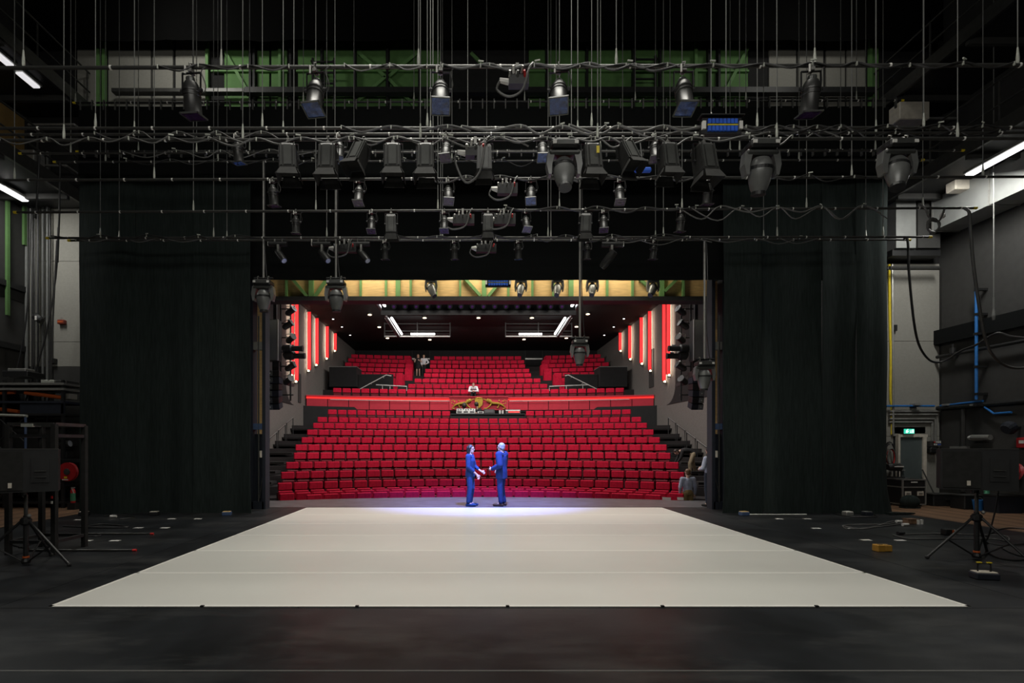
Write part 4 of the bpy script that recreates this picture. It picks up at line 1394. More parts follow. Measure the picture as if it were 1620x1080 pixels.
for px, y0, y1, Y, key, lab in ((417, 255, 440, 12.3, 'I', 'the left tower'), (531.5, 255, 440, 12.3, 'I', 'the plywood bridge'), (917.5, 245, 534, 12.6, 'L', 'the middle of the red seats'), (1114.5, 380, 568, 12.66, 'J', 'the right tower')):
    a, c = P(px, y0, Y), P(px, y1, Y)
    t = thing('drop_pole', 'steel drop pole holding a moving head over %s' % lab, 'pole', a)
    bt = BT[key].location
    MB().cyl((0, 0, bt.z - a.z), c - a, 0.026, n=8).build('pole', M['galv'], t)
    MB().cyl((-0.22, 0, c.z - a.z + 0.0), (0.22, 0, c.z - a.z + 0.0), 0.025).build('crossbar', M['black_metal'], t)
    MB().tube(smooth_pts([(0.03, -0.03, bt.z - a.z), (0.05, -0.04, (c - a).z * 0.3), (0.035, -0.03, (c - a).z * 0.7), (0.09, -0.05, (c - a).z + 0.08), (0.14, -0.1, (c - a).z - 0.1)], 4), 0.011).build('feed_cable', M['cable'], t)
# tilted moving spots on the plywood bridge
k = 0
mp = {}
for px, roll, tilt, lens, lab in ((682, 28, -20, 'lens', 'black moving spot on the plywood bridge, first from its left'), (824, -14, -35, 'gel', 'black moving spot on the bridge beside the blue socket strip'),
                                  (882, -14, -35, 'gel', 'black moving spot on the bridge, middle of the close trio'), (937, -14, -35, 'gel', 'black moving spot on the bridge beside the long drop pole'),
                                  (1033, -32, -25, 'lens', 'black moving spot at the dim end of the plywood bridge')):
    loc = P(px, 434, 14.55)
    if (roll, tilt) not in mp:
        o = mp[(roll, tilt)] = moving_head(loc, lab, tilt, lens, True, -roll)
    else:
        o = dup(mp[(roll, tilt)], loc, None, lab)
    o.scale = (0.62, 0.62, 0.80)
tag(MB().tube([P(400, 431, 14.55), P(1140, 431, 14.55)], 0.03).build('lighting_pipe', M['black_metal']), 'black pipe in front of the plywood bridge holding moving spots', 'pipe')
for px in (402, 1138):
    MB().box(P(px, 431, 14.7), (0.06, 0.5, 0.06)).build('bracket', M['black_metal'], bpy.data.objects['lighting_pipe'])

# scanners on the lowest batten
sp = None
for k, (px, s, lab) in enumerate(((441, 1, 'nearest the left tower'), (510, 1, 'second along the lowest batten'), (572, 1, 'beside the first hanging small can'), (967, -1, 'alone beyond the middle'))):
    loc = P(px, 379.8, 12.66)
    if sp is None:
        t = sp = thing('small_moving_light', 'x', 'stage light', loc, 0, 'small moving lights')
        for q in (-1, 1):
            MB().tube([(q * 0.1, 0.04, -0.05), (q * 0.1, 0.045, 0.02), (q * 0.1, 0, 0.045), (q * 0.1, -0.045, 0.02), (q * 0.1, -0.04, -0.05)], 0.012).build('hook_clamp', M['galv'], t)
        MB().cyl((-0.26, 0, -0.10), (0.22, 0, -0.10), 0.065, 0.065, 12).build('base', M['black_metal'], t, smooth=True)
        MB().box((-0.265, 0, -0.10), (0.02, 0.1, 0.1)).build('end_cap', M['white'], t)
        MB().box((0, 0, -0.26), (0.05, 0.14, 0.26)).build('arm', M['galv'], t)
        Mx = T(0.06, -0.03, -0.42) @ rot('Y', -38) @ rot('X', -25)
        MB().lathe([(0.05, 0.22), (0.085, 0.20), (0.095, 0.05), (0.09, -0.14), (0.075, -0.22), (0.06, -0.22)], Mx, 14).build('head', M['lamp_black'], t, smooth=True)
        MB().lathe([(0.06, -0.21), (0.062, -0.228), (0.02, -0.23)], Mx, 12).build('lens', M['lens'], t)
        o = t
    else:
        o = dup(sp, loc)
    o['label'] = 'small black moving light under the lowest batten, %s' % lab
    if s < 0:
        o.rotation_euler = (0, 0, math.pi)
    o.scale = (0.92,) * 3 if s > 0 else (1.05,) * 3

# socket boxes with white plugs and cable loops
for px, key, w, h, lab in ((818, 'A', 0.30, 0.14, 'on the nearest batten beside the fourth par can'), (752, 'B', 0.34, 0.12, 'over the big cable loop among the floods'), (801, 'E', 0.30, 0.16, 'on the batten just below the floods'),
                           (732, 'F', 0.32, 0.14, 'first on the yellow-tipped batten'), (797, 'F', 0.32, 0.16, 'second on the yellow-tipped batten'), (545, 'J', 0.34, 0.12, 'on the lowest batten between two moving lights'), (768, 'J', 0.3, 0.12, 'on the lowest batten below a flood light')):
    row = [b for b in BAT if b[0] == key][0]
    py = row[2] + (row[3] - row[2]) * px / 1620
    t = thing('socket_box', 'black socket box with pale plugs %s' % lab, 'socket box', P(px, py, row[4]), 0, 'socket boxes')
    s = row[4] / 7.6 * 0.95
    MB().box((0, 0, -0.07), (0.04, 0.06, 0.2)).build('clamp', M['galv'], t)
    MB().box((0.02, 0, -0.2), (w * s, 0.12, h * s), None).build('body', M['black_metal'], t)
    MB().cyl((-w * s / 2 + 0.02, 0, -0.2), (-w * s / 2 - 0.10, -0.02, -0.19), 0.045 * s, 0.03, 8).build('main_plug', M['white'], t)
    rn = random.Random(px)
    for q in range(5):
        x = (q - 2) * w * s / 5.2
        MB().cyl((x, -0.05, -0.17 + 0.05 * (q % 2)), (x + rn.uniform(-.02, .02), -0.12, -0.13 + 0.06 * (q % 2)), 0.018, 0.014).build('plug', M[('galv', 'white', 'grey_cable', 'galv', 'red_tape')[q]], t)
    lp = 0.22 if key != 'B' else 0.44
    MB().tube(smooth_pts([(-w * s / 2 - 0.09, -0.02, -0.19), (-w * s / 2 - 0.13, -0.03, -0.32), (-w * s / 2 + 0.02, -0.05, -0.2 - lp), (0.06, -0.08, -0.2 - lp * .7), (0.14, -0.09, -0.1), (0.2, -0.04, 0.02)], 5), 0.016).build('loop_cable', M['grey_cable'], t)

# blue multi-socket boxes
for px, py, Y, w, h, lab in ((1142, 199, 8.1, 0.46, 0.20, 'on the crowded battens above a flood light'), (788, 447, 14.5, 0.55, 0.17, 'on the pipe before the plywood bridge')):
    t = thing('multi_socket_box', 'blue multi socket box with a yellow strip %s' % lab, 'socket box', P(px, py, Y))
    MB().box((0, 0.05, 0), (w + 0.14, 0.1, h + 0.04)).build('housing', M['black_metal'], t)
    for q in range(16):
        MB().box(((q % 8 - 3.5) * w / 8, -0.02, (0.27 if q < 8 else -0.27) * h), (w / 8 * 0.8, 0.04, h * 0.36)).build('socket', M['blue_box'], t)
    MB().box((0, -0.025, 0), (w, 0.02, h * 0.1)).build('strip', M['yellow'], t)
    for s in (-1, 1):
        MB().box((s * (w / 2 + 0.05), -0.01, 0), (0.05, 0.05, h * 0.6)).build('end_plug', M['white'], t)
    MB().box((0, 0.03, h / 2 + 0.05), (w + 0.2, 0.16, 0.015)).build('cover', M['black_metal'], t)
    MB().tube([(-0.12, 0.05, h / 2 + 0.05), (-0.12, 0.09, h / 2 + 0.16)], 0.01).build('hanger', M['galv'], t)

# loose power cables along the battens
CAB = [('A', 760, 1620, 5, 0.018), ('A', 250, 480, 6, 0.014), ('A', 700, 1110, 9, 0.022), ('A', 545, 680, 12, 0.012), ('B', 0, 390, 10, 0.014), ('B', 330, 700, 12, 0.02), ('B', 560, 840, 14, 0.018), ('B', 700, 1010, 14, 0.02),
       ('B', 900, 1260, 13, 0.02), ('C', 540, 760, 9, 0.018), ('C', 730, 960, 11, 0.02), ('C', 900, 1130, 11, 0.02), ('C', 1100, 1330, 9, 0.018), ('C', 1180, 1600, 7, 0.014),
       ('D', 150, 460, 11, 0.012), ('D', 1000, 1330, 12, 0.014), ('D', 1150, 1600, 8, 0.014), ('E', 660, 930, 7, 0.018), ('E', 880, 1130, 6, 0.018), ('E', 1210, 1420, 8, 0.012),
       ('F', 800, 1120, 6, 0.018), ('F', 1070, 1400, 20, 0.016), ('F', 1090, 1420, 25, 0.014), ('G', 190, 520, 11, 0.012), ('I', 200, 560, 9, 0.012), ('I', 640, 960, 9, 0.012),
       ('H', 80, 420, 4, 0.014), ('H', 620, 860, 4, 0.018), ('H', 840, 1100, 7, 0.014), ('J', 1000, 1130, 9, 0.012), ('J', 1110, 1270, 9, 0.012), ('J', 1230, 1340, 10, 0.012), ('J', 120, 330, 4, 0.012), ('J', 960, 1060, 10, 0.012)]
cnt = {}
names = {'A': 'the nearest par can batten', 'B': 'the flood light batten', 'C': 'the upper crowded batten', 'D': 'the blue-gelled can batten', 'E': 'the batten just below the floods', 'F': 'the yellow-tipped small can batten',
         'G': 'the empty high batten', 'H': 'the front batten of the bottom pair', 'I': 'the second high batten', 'J': 'the lowest batten'}
for key, a, c, sag, r in CAB:
    row = [b for b in BAT if b[0] == key][0]
    Y = row[4]
    rn = random.Random(a * 7 + c)
    pts = []
    px, k = a, 0
    while px <= c:
        py = row[2] + (row[3] - row[2]) * px / 1620
        if k % 2 == 0:
            pts.append(P(px, py - 2.5 - rn.uniform(0, 3), Y - 0.03))
        else:
            pts.append(P(px, py + sag * rn.uniform(0.25, 1.0), Y - 0.045 - rn.uniform(0, 0.03)))
        px += rn.uniform(26, 48)
        k += 1
    cnt[key] = cnt.get(key, 0) + 1
    o = cable_thing('power_cable', smooth_pts(pts, 5), r * (0.7 if key in 'AB' else 0.9), '%s looped black cable along %s, counted from the left' % (ORD[cnt[key] - 1], names[key]), 'grey_cable' if sag > 9 or key in 'J' else 'cable')
    o['group'] = 'cables along the battens'
    tm = MB()
    for q in range(0, len(pts), 2):
        p = pts[q]
        tm.box(p + Vector((0, -0.008, -0.02)), (0.014, 0.022, 0.05), rz=0.2)
        if rn.random() < 0.35:
            tm.box(p + Vector((rn.uniform(-.05, .05), -0.03, 0.02)), (0.07, 0.015, 0.018), rz=rn.uniform(-.6, .6))
    tag(tm.build('tie_tapes', M['ferrule'], o), kind='stuff')
# coiled cable at the end of the yellow-tipped batten, hanging feeds
Y = 11.15
cp = [P(1455, 322, Y), P(1464, 330, Y - .05), P(1471, 345, Y - .05)]
for k in range(22):
    a = k / 22 * 3 * 2 * math.pi
    cp.append(P(1476 + 9 * math.sin(a) + (k % 5) * .5, 356 + 11 * math.cos(a + math.pi) + (k % 3), Y - 0.06 - 0.012 * (k % 4)))
cp += [P(1484, 350, Y - .05), P(1490, 342, Y - .04), P(1494, 331, Y)]
cable_thing('coiled_cable', smooth_pts(cp, 4), 0.02, 'grey cable coiled in a loop under the yellow-tipped batten', 'grey_cable')
tag(MB().lathe([(0.03, 0), (0.05, 0.02), (0.05, 0.07), (0.02, 0.1)], T(*P(1491, 345, Y)), 8).build('white_plug', M['white']), 'white plug at the coiled cable', 'plug')
cable_thing('hanging_cable', smooth_pts([P(1526, 329, 11.1), P(1533, 336, 11.05), P(1535, 360, 11.1), P(1540, 420, 11.2), P(1550, 490, 11.4), P(1560, 540, 11.7), P(1574, 566, 12), P(1596, 580, 12.3), P(1622, 581, 12.6), P(1650, 570, 12.8)], 6), 0.03, 'thick grey cable hanging from the yellow tip to the right wall', 'grey_cable')
cable_thing('hanging_cable', smooth_pts([P(1430, 377, 12.6), P(1436, 381, 12.6), P(1438, 430, 12.7), P(1446, 510, 13), P(1455, 548, 13.4), P(1470, 569, 13.8), P(1485, 573, 14.2), P(1500, 568, 14.1), P(1520, 555, 13.8), P(1545, 545, 13.4), P(1576, 527, 13.0), P(1600, 532, 12.8), P(1640, 536, 12.5)], 6), 0.026, 'black cable swagged from the lowest batten past the grey wall', 'cable')
tag(MB().tube([P(1572, 0, 12.9) + Vector((0, 0, 2)), P(1572, 470, 12.9)], 0.012).lathe([(0.015, .3), (.04, .1), (.03, 0)], T(*P(1572, 506, 12.9)), 8).tube([P(1572, 470, 12.9), P(1572, 500, 12.9)], 0.02).build('spare_wire', M['steel']), 'long steel wire hanging free before the dark right wall', 'wire')

o = thing('blue_strip_light', 'short blue strip lamp behind the blue-gelled can beside a flood light', 'stage light', P(1017, 269, 9.0))
MB().cbox((0, 0, 0), (0.28, 0.08, 0.08), 0.02).build('body', M['blue_box'], o)
MB().cyl((0.0, 0, 0.03), (0.0, 0.19, 0.74), 0.012).build('hanger', M['black_metal'], o)
for k, (px, py, Y, lab) in enumerate(((946, 236, 7.42, 'on the flood light beside the grey moving head'),)):
    tag(MB().box((0, 0, 0), (0.04, 0.01, 0.10)).build('yellow_tag', M['yellow']), 'small yellow tag %s' % lab, 'tag').location = P(px, py, Y)
# ------------------------------------------------------------------ things in the wings and on the stage floor
# fluorescent lamps under the galleries
for px0, px1, X, z, lab in ((-40, 42, -12.5, 8.62, 'long fluorescent lamp under the lower left gallery'), (-60, 21, -11.7, 11.42, 'nearer fluorescent lamp under the upper left gallery'), (28, 60, -11.7, 11.42, 'farther fluorescent lamp under the upper left gallery'),
                            (1690, 1531, 12.3, 8.36, 'long fluorescent lamp under the right gallery over the grey duct')):
    Ya, Yb = X * F / (px0 - HX), X * F / (px1 - HX)
    t = thing('gallery_lamp', lab, 'lamp', (X, (Ya + Yb) / 2, z))
    h = abs(Yb - Ya)
    MB().box((0, 0, 0.05), (0.24, h, 0.06)).build('housing', M['galv'], t)
    MB().cbox((0, 0, -0.01), (0.20, h - 0.06, 0.06), 0.02).build('diffuser', mat('lamp_diffuser', (0.9, 0.9, 0.9), 0.4, emit=(1, 0.98, 1.0), es=1.6 if z < 10 else 0.75), t)

# grey duct along the right wall
t = thing('air_duct', 'large grey sheet metal duct running along the right wall under the gallery', 'duct', (XR - 0.4, 11, 8.28))
for k in range(5):
    MB().box((-0.02, -3.3 + k * 1.66, 0), (0.76, 1.62, 0.9)).build('duct_section', M['duct'], t)
for k in range(6):
    MB().box((-0.02, -4.13 + k * 1.66, 0), (0.8, 0.04, 0.94)).build('flange', M['galv'], t)
Y = 15.5
t = thing('wall_cabinet', 'pale metal cabinet high on the grey wall under the gallery', 'cabinet', (FX(1426, Y), Y + 0.05, FZ(357, Y)))
for a, c, m_ in ((1409, 1440, 'cream'), (1443, 1478, 'galv')):  # first panel pale, second dark: the lamp's light put into the colours
    MB().box(((a + c) / 2 * Y / F - 1426 * Y / F, 0, 0), ((c - a) * Y / F, 0.5, 78 * Y / F)).build('panel', M['duct' if m_ == 'cream' else 'dark_wall'], t)
MB().box((0.35, 0.05, -0.82), (1.4, 0.42, 0.18)).build('plinth', M['black_metal'], t)
MB().cyl((-0.4, -0.1, -1.25), (1.05, -0.1, -1.25), 0.06).build('pipe', M['pipe'], t)
MB().cyl((-0.4, -0.1, -1.25), (-0.4, 0.2, -1.25), 0.05).build('pipe', M['pipe'], t)
# small clutter on the galleries
for X, Yg, w, d, h, m_, lab in ((13.2, 14.2, 0.62, 0.3, 0.26, 'cream', 'beige junction box hung under the right gallery'), (-12.2, 14.8, 0.5, 0.4, 0.9, 'galv', 'grey cabinet on the lower left gallery')):
    z = 8.63 if X > 0 else 9.4
    tag(MB().cbox((X, Yg, z), (w, d, h), 0.02).build('junction_box', M[m_]), lab, 'box')
tag(MB().cbox(P(1438, 181, 15.0), (0.84, 0.4, 0.5), 0.02).box(P(1438, 160, 15.0), (0.06, 0.06, 0.4)).build('grey_cabinet', M['cream']), 'beige cabinet hung high at the right gallery behind the wires', 'cabinet')
for p0, p1, lab in (((1420, 187), (1545, 187), 'high on the right gallery'), ((1445, 254), (1545, 254), 'low on the right gallery'), ((45, 197), (118, 197), 'high on the left gallery'), ((55, 262), (105, 262), 'low on the left gallery')):
    Yq = 15.3
    o = tag(MB().cyl(P(*p0, Yq), P(*p1, Yq), 0.035).build('guard_rail', M['galv']), 'galvanised guard rail %s' % lab, 'rail')
    for q in (p0, p1):
        MB().cyl(P(*q, Yq), P(*q, Yq) + Vector((0, 0.6, 0)), 0.03).build('bracket', M['galv'], o)

# cables and pipes on the right walls
cable_thing('yellow_cable', smooth_pts([P(1407, 418, 15.76), P(1407.5, 500, 15.8), P(1409, 560, 15.8), P(1408.5, 625, 15.8), P(1411, 645, 15.8), P(1411, 687, 15.8)], 5), 0.033, 'yellow cable running down the grey wall beside the right curtain', 'yellow', n=8)
cable_thing('grey_conduit', [P(1411.5, 418, 15.77), P(1413, 687, 15.77)], 0.035, 'thin grey conduit beside the yellow cable', 'galv', 'pipe')
t = thing('blue_pipe', 'blue water pipe along both walls with an upright branch', 'pipe', (0, 0, 0))
yv = X_ = None
Yv = (XR - 0.12) * F / (1555 - HX)
MB().tube([P(1402, 642, 15.72), P(1478, 642, 15.72)], 0.03, 8).build('wall_run', M['blue_pipe'], t)
MB().tube([Vector((XR - 0.12, 15.68, FZ(642, 15.72))), Vector((XR - 0.12, Yv, FZ(634, Yv)))], 0.03, 8).build('side_run', M['blue_pipe'], t)
MB().tube([Vector((XR - 0.30, Yv, FZ(632, Yv))), Vector((XR - 0.30, Yv, FZ(460, Yv)))], 0.036, 8).build('riser', M['blue_pipe'], t)
MB().tube([Vector((XR - 0.12, Yv - .05, FZ(644, Yv))), P(1572, 654, Yv - 0.3), P(1600, 652, Yv - 0.8)], 0.028, 8).build('branch', M['blue_pipe'], t)
for py in (458, 497, 528, 580, 623, 640):
    MB().box((XR - 0.16, Yv, FZ(py, Yv)), (0.36, 0.10, 0.06)).build('clip', M['black_metal'], t)
for px in (1449, 1500, 1545):
    Yq = 15.7 if px < 1484 else (XR - 0.1) * F / (px - HX)
    MB().box((FX(px, Yq), min(Yq, 15.75), FZ(640, Yq)), (0.2, 0.2, 0.05)).build('clip', M['galv'], t)
o = tag(MB().cyl((XR - 0.2, 7.5, 4.32), (XR - 0.2, 15.7, 4.32), 0.05).build('handrail_pipe', M['black_metal']), 'black pipe running under the heavy beam on the right wall', 'pipe')
for yq in (8.5, 11, 13, 15.2):
    MB().box((XR - 0.1, yq, 4.32), (0.24, 0.06, 0.06)).build('bracket', M['black_metal'], o)
tag(MB().lathe([(0.02, .06), (.07, .05), (.07, -.1), (.05, -.16)], T(*P(1520, 553, 15.2)), 10).tube([P(1520, 544, 15.2), P(1520, 553, 15.2)], 0.03).build('wall_lantern', M['black_metal']), 'small dark lantern clamped under the pipe of the right wall', 'lantern')
bpy.data.objects['wall_lantern'].location = (XR - 0.2 - FX(1520, 15.2), 0, 0)
o = tag(MB().cyl((XR - 0.1, 7.0, 2.82), (XR - 0.1, 15.8, 2.82), 0.06).build('cable_tray', M['black_metal']), 'black cable tray low along the right wall', 'tray')
o = thing('bulkhead_lamp', 'pale cylindrical bulkhead lamp on the dark right wall', 'lamp', (XR - 0.02, (XR - 0.1) * F / (1555 - HX), FZ(692, 14.6)))
MB().cyl((-0.12, -0.25, 0), (-0.12, 0.25, 0), 0.075, 0.085, 10).build('glass', M['galv'], o)
MB().cyl((-0.12, 0.25, 0), (-0.12, 0.36, 0), 0.08, 0.05, 10).build('cap', M['white'], o)
MB().box((-0.05, 0, 0), (0.1, 0.1, 0.08)).build('bracket', M['galv'], o)
o = tag(MB().cyl((FX(1509, 15.2), 15.0, 0.4), (FX(1509, 15.2), 15.0, 2.75), 0.05).build('down_pipe', M['pipe']), 'grey down pipe on the right wall beside the corner', 'pipe')
o.location = (XR - 0.08 - FX(1509, 15.2), 0, 0)
# exit sign over the door, control panel, black boxes
Y = 15.7
t = thing('exit_sign', 'lit green exit sign over the backstage door', 'sign', P(1437.5, 682, Y))
MB().box((0, 0.05, 0.0), (0.32, 0.12, 0.16)).build('housing', M['black_metal'], t)
MB().box((0, -0.015, 0), (0.30, 0.02, 0.14)).build('face', M['exit'], t)
MB().add([(-.10, -.03, .03), (-.06, -.03, .05), (-.04, -.03, .0), (0, -.03, .03), (-.05, -.03, -.05), (-.11, -.03, -.05)], [(0, 1, 2, 3, 4, 5)]).box((-0.045, -0.03, 0.055), (0.025, 0.004, 0.025)).build('running_figure', M['exit_white'], t)
MB().box((0.035, -0.03, 0.0), (0.018, 0.004, 0.08)).box((0.035, -0.03, -0.035), (0.05, 0.004, 0.018)).build('arrow', M['exit_white'], t)
MB().box((0.10, -0.03, 0), (0.06, 0.004, 0.10)).build('door_symbol', M['exit_white'], t)
t = thing('wall_keypad', 'small wall panel with rows of coloured buttons beside the door', 'control panel', P(1483, 701, Y))
MB().box((-0.02, 0.06, 0), (0.24, 0.14, 0.17)).build('box', M['galv'], t)
for q in range(8):
    MB().box(((q % 4 - 1.5) * 0.055 - 0.02, -0.02, 0.035 - 0.07 * (q // 4)), (0.035, 0.02, 0.035)).build('button', M[('red_tape', 'white', 'white', 'white', 'white', 'white', 'blue_tape', 'blue_tape')[q]], t)
MB().box((-0.17, 0.06, -0.02), (0.10, 0.14, 0.16)).build('box', M['dark_wall'], t)
tag(MB().cbox(P(1476, 712, Y) + Vector((0, 0.05, 0)), (0.22, 0.2, 0.16), 0.02).build('black_wall_box', M['black_metal']), 'black box fixed below the wall panel with coloured buttons', 'box')
tag(MB().box(P(1415, 519, Y + .1), (0.08, 0.12, 0.18)).build('wall_sensor', M['black_metal']), 'tiny black sensor box on the grey wall by the yellow cable', 'sensor')
t = thing('cable_coil', 'coil of dark and coloured cables hanging beside the backstage door', 'cable', P(1407, 718, Y))
for q, (r, m_) in enumerate(((0.30, 'cable'), (0.26, 'cable'), (0.2, 'red_tape'), (0.22, 'grey_cable'))):
    MB().tube([(r * 0.55 * math.cos(k / 16 * 6.2832), -0.03 * q, r * 1.2 * math.sin(k / 16 * 6.2832) - 0.1 * (q > 1)) for k in range(17)], 0.018).build('loop', M[m_], t)
MB().box((0, 0.05, 0.3), (0.06, 0.2, 0.05)).build('hook', M['galv'], t)

# road case in front of the door with a black bag and stage lanterns
def case(loc, w, d, h, label, rz=0.0, lid=0.16):
    t = thing('road_case', label, 'flight case', loc, rz, 'road cases')
    MB().box((0, 0, h / 2 + 0.06), (w, d, h - 0.02)).build('body', M['black_metal'], t)
    for sx in (-1, 1):
        for sy in (-1, 1):
            MB().box((sx * (w / 2), sy * (d / 2), h / 2 + 0.06), (0.035, 0.035, h)).build('corner_rail', M['galv'], t)
            MB().cyl((sx * (w / 2 - .08) - 0.015, sy * (d / 2 - .08), 0.04), (sx * (w / 2 - .08) + 0.015, sy * (d / 2 - .08), 0.04), 0.045, n=10).build('caster', M['black_metal'], t)
    for z in (0.06, h + 0.05, h - lid):
        f = MB()
        for s in (-1, 1):
            f.box((0, s * d / 2, z), (w, 0.03, 0.03))
            f.box((s * w / 2, 0, z), (0.03, d, 0.03))
        f.build('edge_rail', M['galv'], t)
    for s in (-1, 1):
        q = MB().box((s * w * 0.27, -d / 2 - 0.008, h * 0.52), (0.17, 0.016, 0.12)).build('handle_plate', M['cream'], t)
        MB().box((s * w * 0.27, -d / 2 - 0.022, h * 0.52), (0.10, 0.016, 0.04)).build('handle', M['galv'], q)
    MB().box((0, -d / 2 - 0.01, h - 0.02), (0.18, 0.012, 0.03)).build('label_strip', M['white'], t)
    return t


base = FL(1432, 799)
case((base.x, base.y, 0), 0.64, 0.6, 0.70, 'black road case with silver edges before the backstage door')
tag(MB().sph((0, 0, 0.17), (0.26, 0.16, 0.19), 14, 8).box((0, 0, 0.02), (0.42, 0.22, 0.04)).build('black_bag', M['cloth'], smooth=True), 'soft black bag on the boards against the road case', 'bag').location = (FL(1437, 803).x, FL(1437, 803).y - 0.05, 0)
for dx, dz, lab in ((-0.28, 0.84, 'upper'), (-0.36, 0.0, 'lower')):
    pass
t = thing('floor_lantern', 'dark stage lantern with a white edge standing on the road case', 'stage light', (base.x - 0.28, base.y, 0.772))
MB().box((0, 0, 0.03), (0.34, 0.25, 0.03)).build('foot', M['black_metal'], t)
MB().cyl((0.16, 0, 0.03), (0.16, 0, 0.36), 0.015).build('stand', M['black_metal'], t)
MB().lathe([(0.08, -0.2), (0.11, -0.1), (0.11, 0.12), (0.12, 0.16)], T(-0.03, 0, 0.32) @ rot('Y', 90), 14).build('body', M['lamp_black'], t)
MB().box((0.0, -0.13, 0.34), (0.26, 0.02, 0.03)).build('edge', M['white'], t)
MB().box((0.08, 0, 0.18), (0.03, 0.03, 0.3)).build('bracket', M['black_metal'], t)


# loudspeakers on tripods
def tripod(loc, label, H, legs, foot_r=0.0):
    t = thing('speaker_tripod', label, 'tripod stand', loc)
    MB().cyl((0, 0, 0.02), (0, 0, H * 0.72), 0.032, n=10).build('lower_pole', M['black_metal'], t)
    MB().cyl((0, 0, H * 0.7), (0, 0, H + 0.02), 0.024, n=10).build('upper_pole', M['pipe'], t)
    hub = 0.62
    MB().lathe([(0.05, hub - 0.05), (0.07, hub - 0.03), (0.07, hub + 0.03), (0.045, hub + 0.06)], n=10).build('collar', M['black_metal'], t)
    MB().lathe([(0.05, 0.02), (0.06, 0.05), (0.045, 0.09)], n=10).build('foot_collar', M['black_metal'], t)
    MB().lathe([(0.041, 0.1), (0.041, 0.125)], n=10).build('orange_ring', M['orange'], t)
    MB().sph((0.07, -0.03, H * 0.72), 0.028).build('knob', M['galv'], t)
    for a, L in legs:
        d = Vector((math.cos(R(a)), math.sin(R(a)), 0))
        e = d * L + Vector((0, 0, 0.025))
        lg = MB().cyl(d * 0.06 + Vector((0, 0, hub)), e, 0.018).build('leg', M['black_metal'], t)
        m_ = (d * 0.06 + Vector((0, 0, hub))).lerp(e, 0.55)
        MB().cyl(m_, d * 0.05 + Vector((0, 0, 0.06)), 0.012).build('strut', M['black_metal'], lg)
        MB().sph(e, 0.03, 8, 6).build('rubber_foot', M['cable'], lg)
    return t


def loudspeaker(loc, label, rz, w=0.78, d=0.5, h=0.58):
    t = thing('loudspeaker', label, 'loudspeaker', loc, rz)
    MB().prism([(-w / 2, 0), (w / 2, 0), (w / 2, h), (-w / 2, h)], -d / 2, d / 2 - 0.12).cbox((0, 0.1, h / 2), (w * 0.82, d * 0.75, h * 0.94), 0.04).build('cabinet', M['black_metal'], t)
    MB().box((-w * 0.22, -d / 2 - 0.008, h * 0.5), (w * 0.5, 0.016, h * 0.9)).build('grille', M['door_black'], t)
    q = MB().box((w * 0.26, -d / 2 - 0.006, h * 0.5), (0.2, 0.012, 0.34)).build('connector_plate', M['black_metal'], t)
    for z in (0.44, 0.30):
        MB().box((w * 0.26, -d / 2 - 0.02, h * z + 0.03), (0.13, 0.02, 0.014)).build('handle', M['pipe'], q)
    MB().box((-w * 0.13, -d / 2 - 0.02, h * 0.17), (0.04, 0.01, 0.07)).build('label_plate', M['cream'], t)
    MB().box((0, -d / 2 + 0.01, h + 0.006), (w, 0.03, 0.012)).build('top_edge', M['pipe'], t)
    MB().cyl((0, 0, -0.06), (0, 0, 0.02), 0.05, n=10).build('pole_mount', M['black_metal'], t)
    return t


for px, lx, lab, lab2, legs in ((1545, 1542, 'black loudspeaker on the tripod in front of the right wall', 'black speaker tripod beside the blue weight', ((178, 0.72), (-62, 0.62), (35, 0.62))),
                                (41, 36, 'black loudspeaker on the tripod by the metal frame', 'black speaker tripod before the dark shelves', ((205, 0.62), (-8, 0.70), (100, 0.6)))):
    b_ = FL(px, 884 if px > 800 else 893)
    tripod((b_.x, b_.y, 0), lab2, 0.98, legs)
    loudspeaker((FX(lx, b_.y), b_.y, 1.05), lab, R(-34) if px > 800 else R(34), 0.84, 0.5, 0.60)
cable_thing('speaker_cable', smooth_pts([P(1580, 770, 8.2), P(1576, 800, 8.3), P(1565, 845, 8.5), FL(1561, 858, .02), FL(1590, 862, .02), FL(1640, 858, .02)], 5), 0.012, 'black cable hanging from the right loudspeaker to the floor', 'cable')

# metal frame rack on the left
t = thing('metal_frame', 'tall black metal frame standing beside the left loudspeaker', 'rack', (0, 0, 0))
X0, X1 = -7.19, -6.47
Y0, Y1 = 8.3, 8.95
H = 2.04
for x in (X0, X1):
    for y in (Y0, Y1):
        MB().box((x, y, H / 2), (0.07, 0.07, H)).build('post', M['door_black'], t)
for z in (H, 1.86, 0.2, 1.45):
    for y in (Y0, Y1):
        if z == 1.45 and y == Y0:
            continue
        MB().box(((X0 + X1) / 2, y, z), (X1 - X0, 0.05, 0.05)).build('crossbar', M['pipe' if z == H else 'black_metal'], t)
    for x in (X0, X1):
        if z != 1.45:
            MB().box((x, (Y0 + Y1) / 2, z), (0.05, Y1 - Y0, 0.05)).build('crossbar', M['pipe' if z == H else 'black_metal'], t)
MB().box((-6.87, Y0 - 0.02, H - 0.02), (0.18, 0.05, 0.05)).build('label_plate', M['ferrule'], t)
MB().box((-6.48, Y0 - 0.04, 1.37), (0.03, 0.02, 0.04)).build('pilot_light', M['exit'], t)
for z in (1.12, 1.02, 0.9, 0.82):
    MB().box((-6.48, Y0 - 0.04, z), (0.025, 0.02, 0.04)).build('sticker', M['white' if z != 0.9 else 'red_tape'], t)

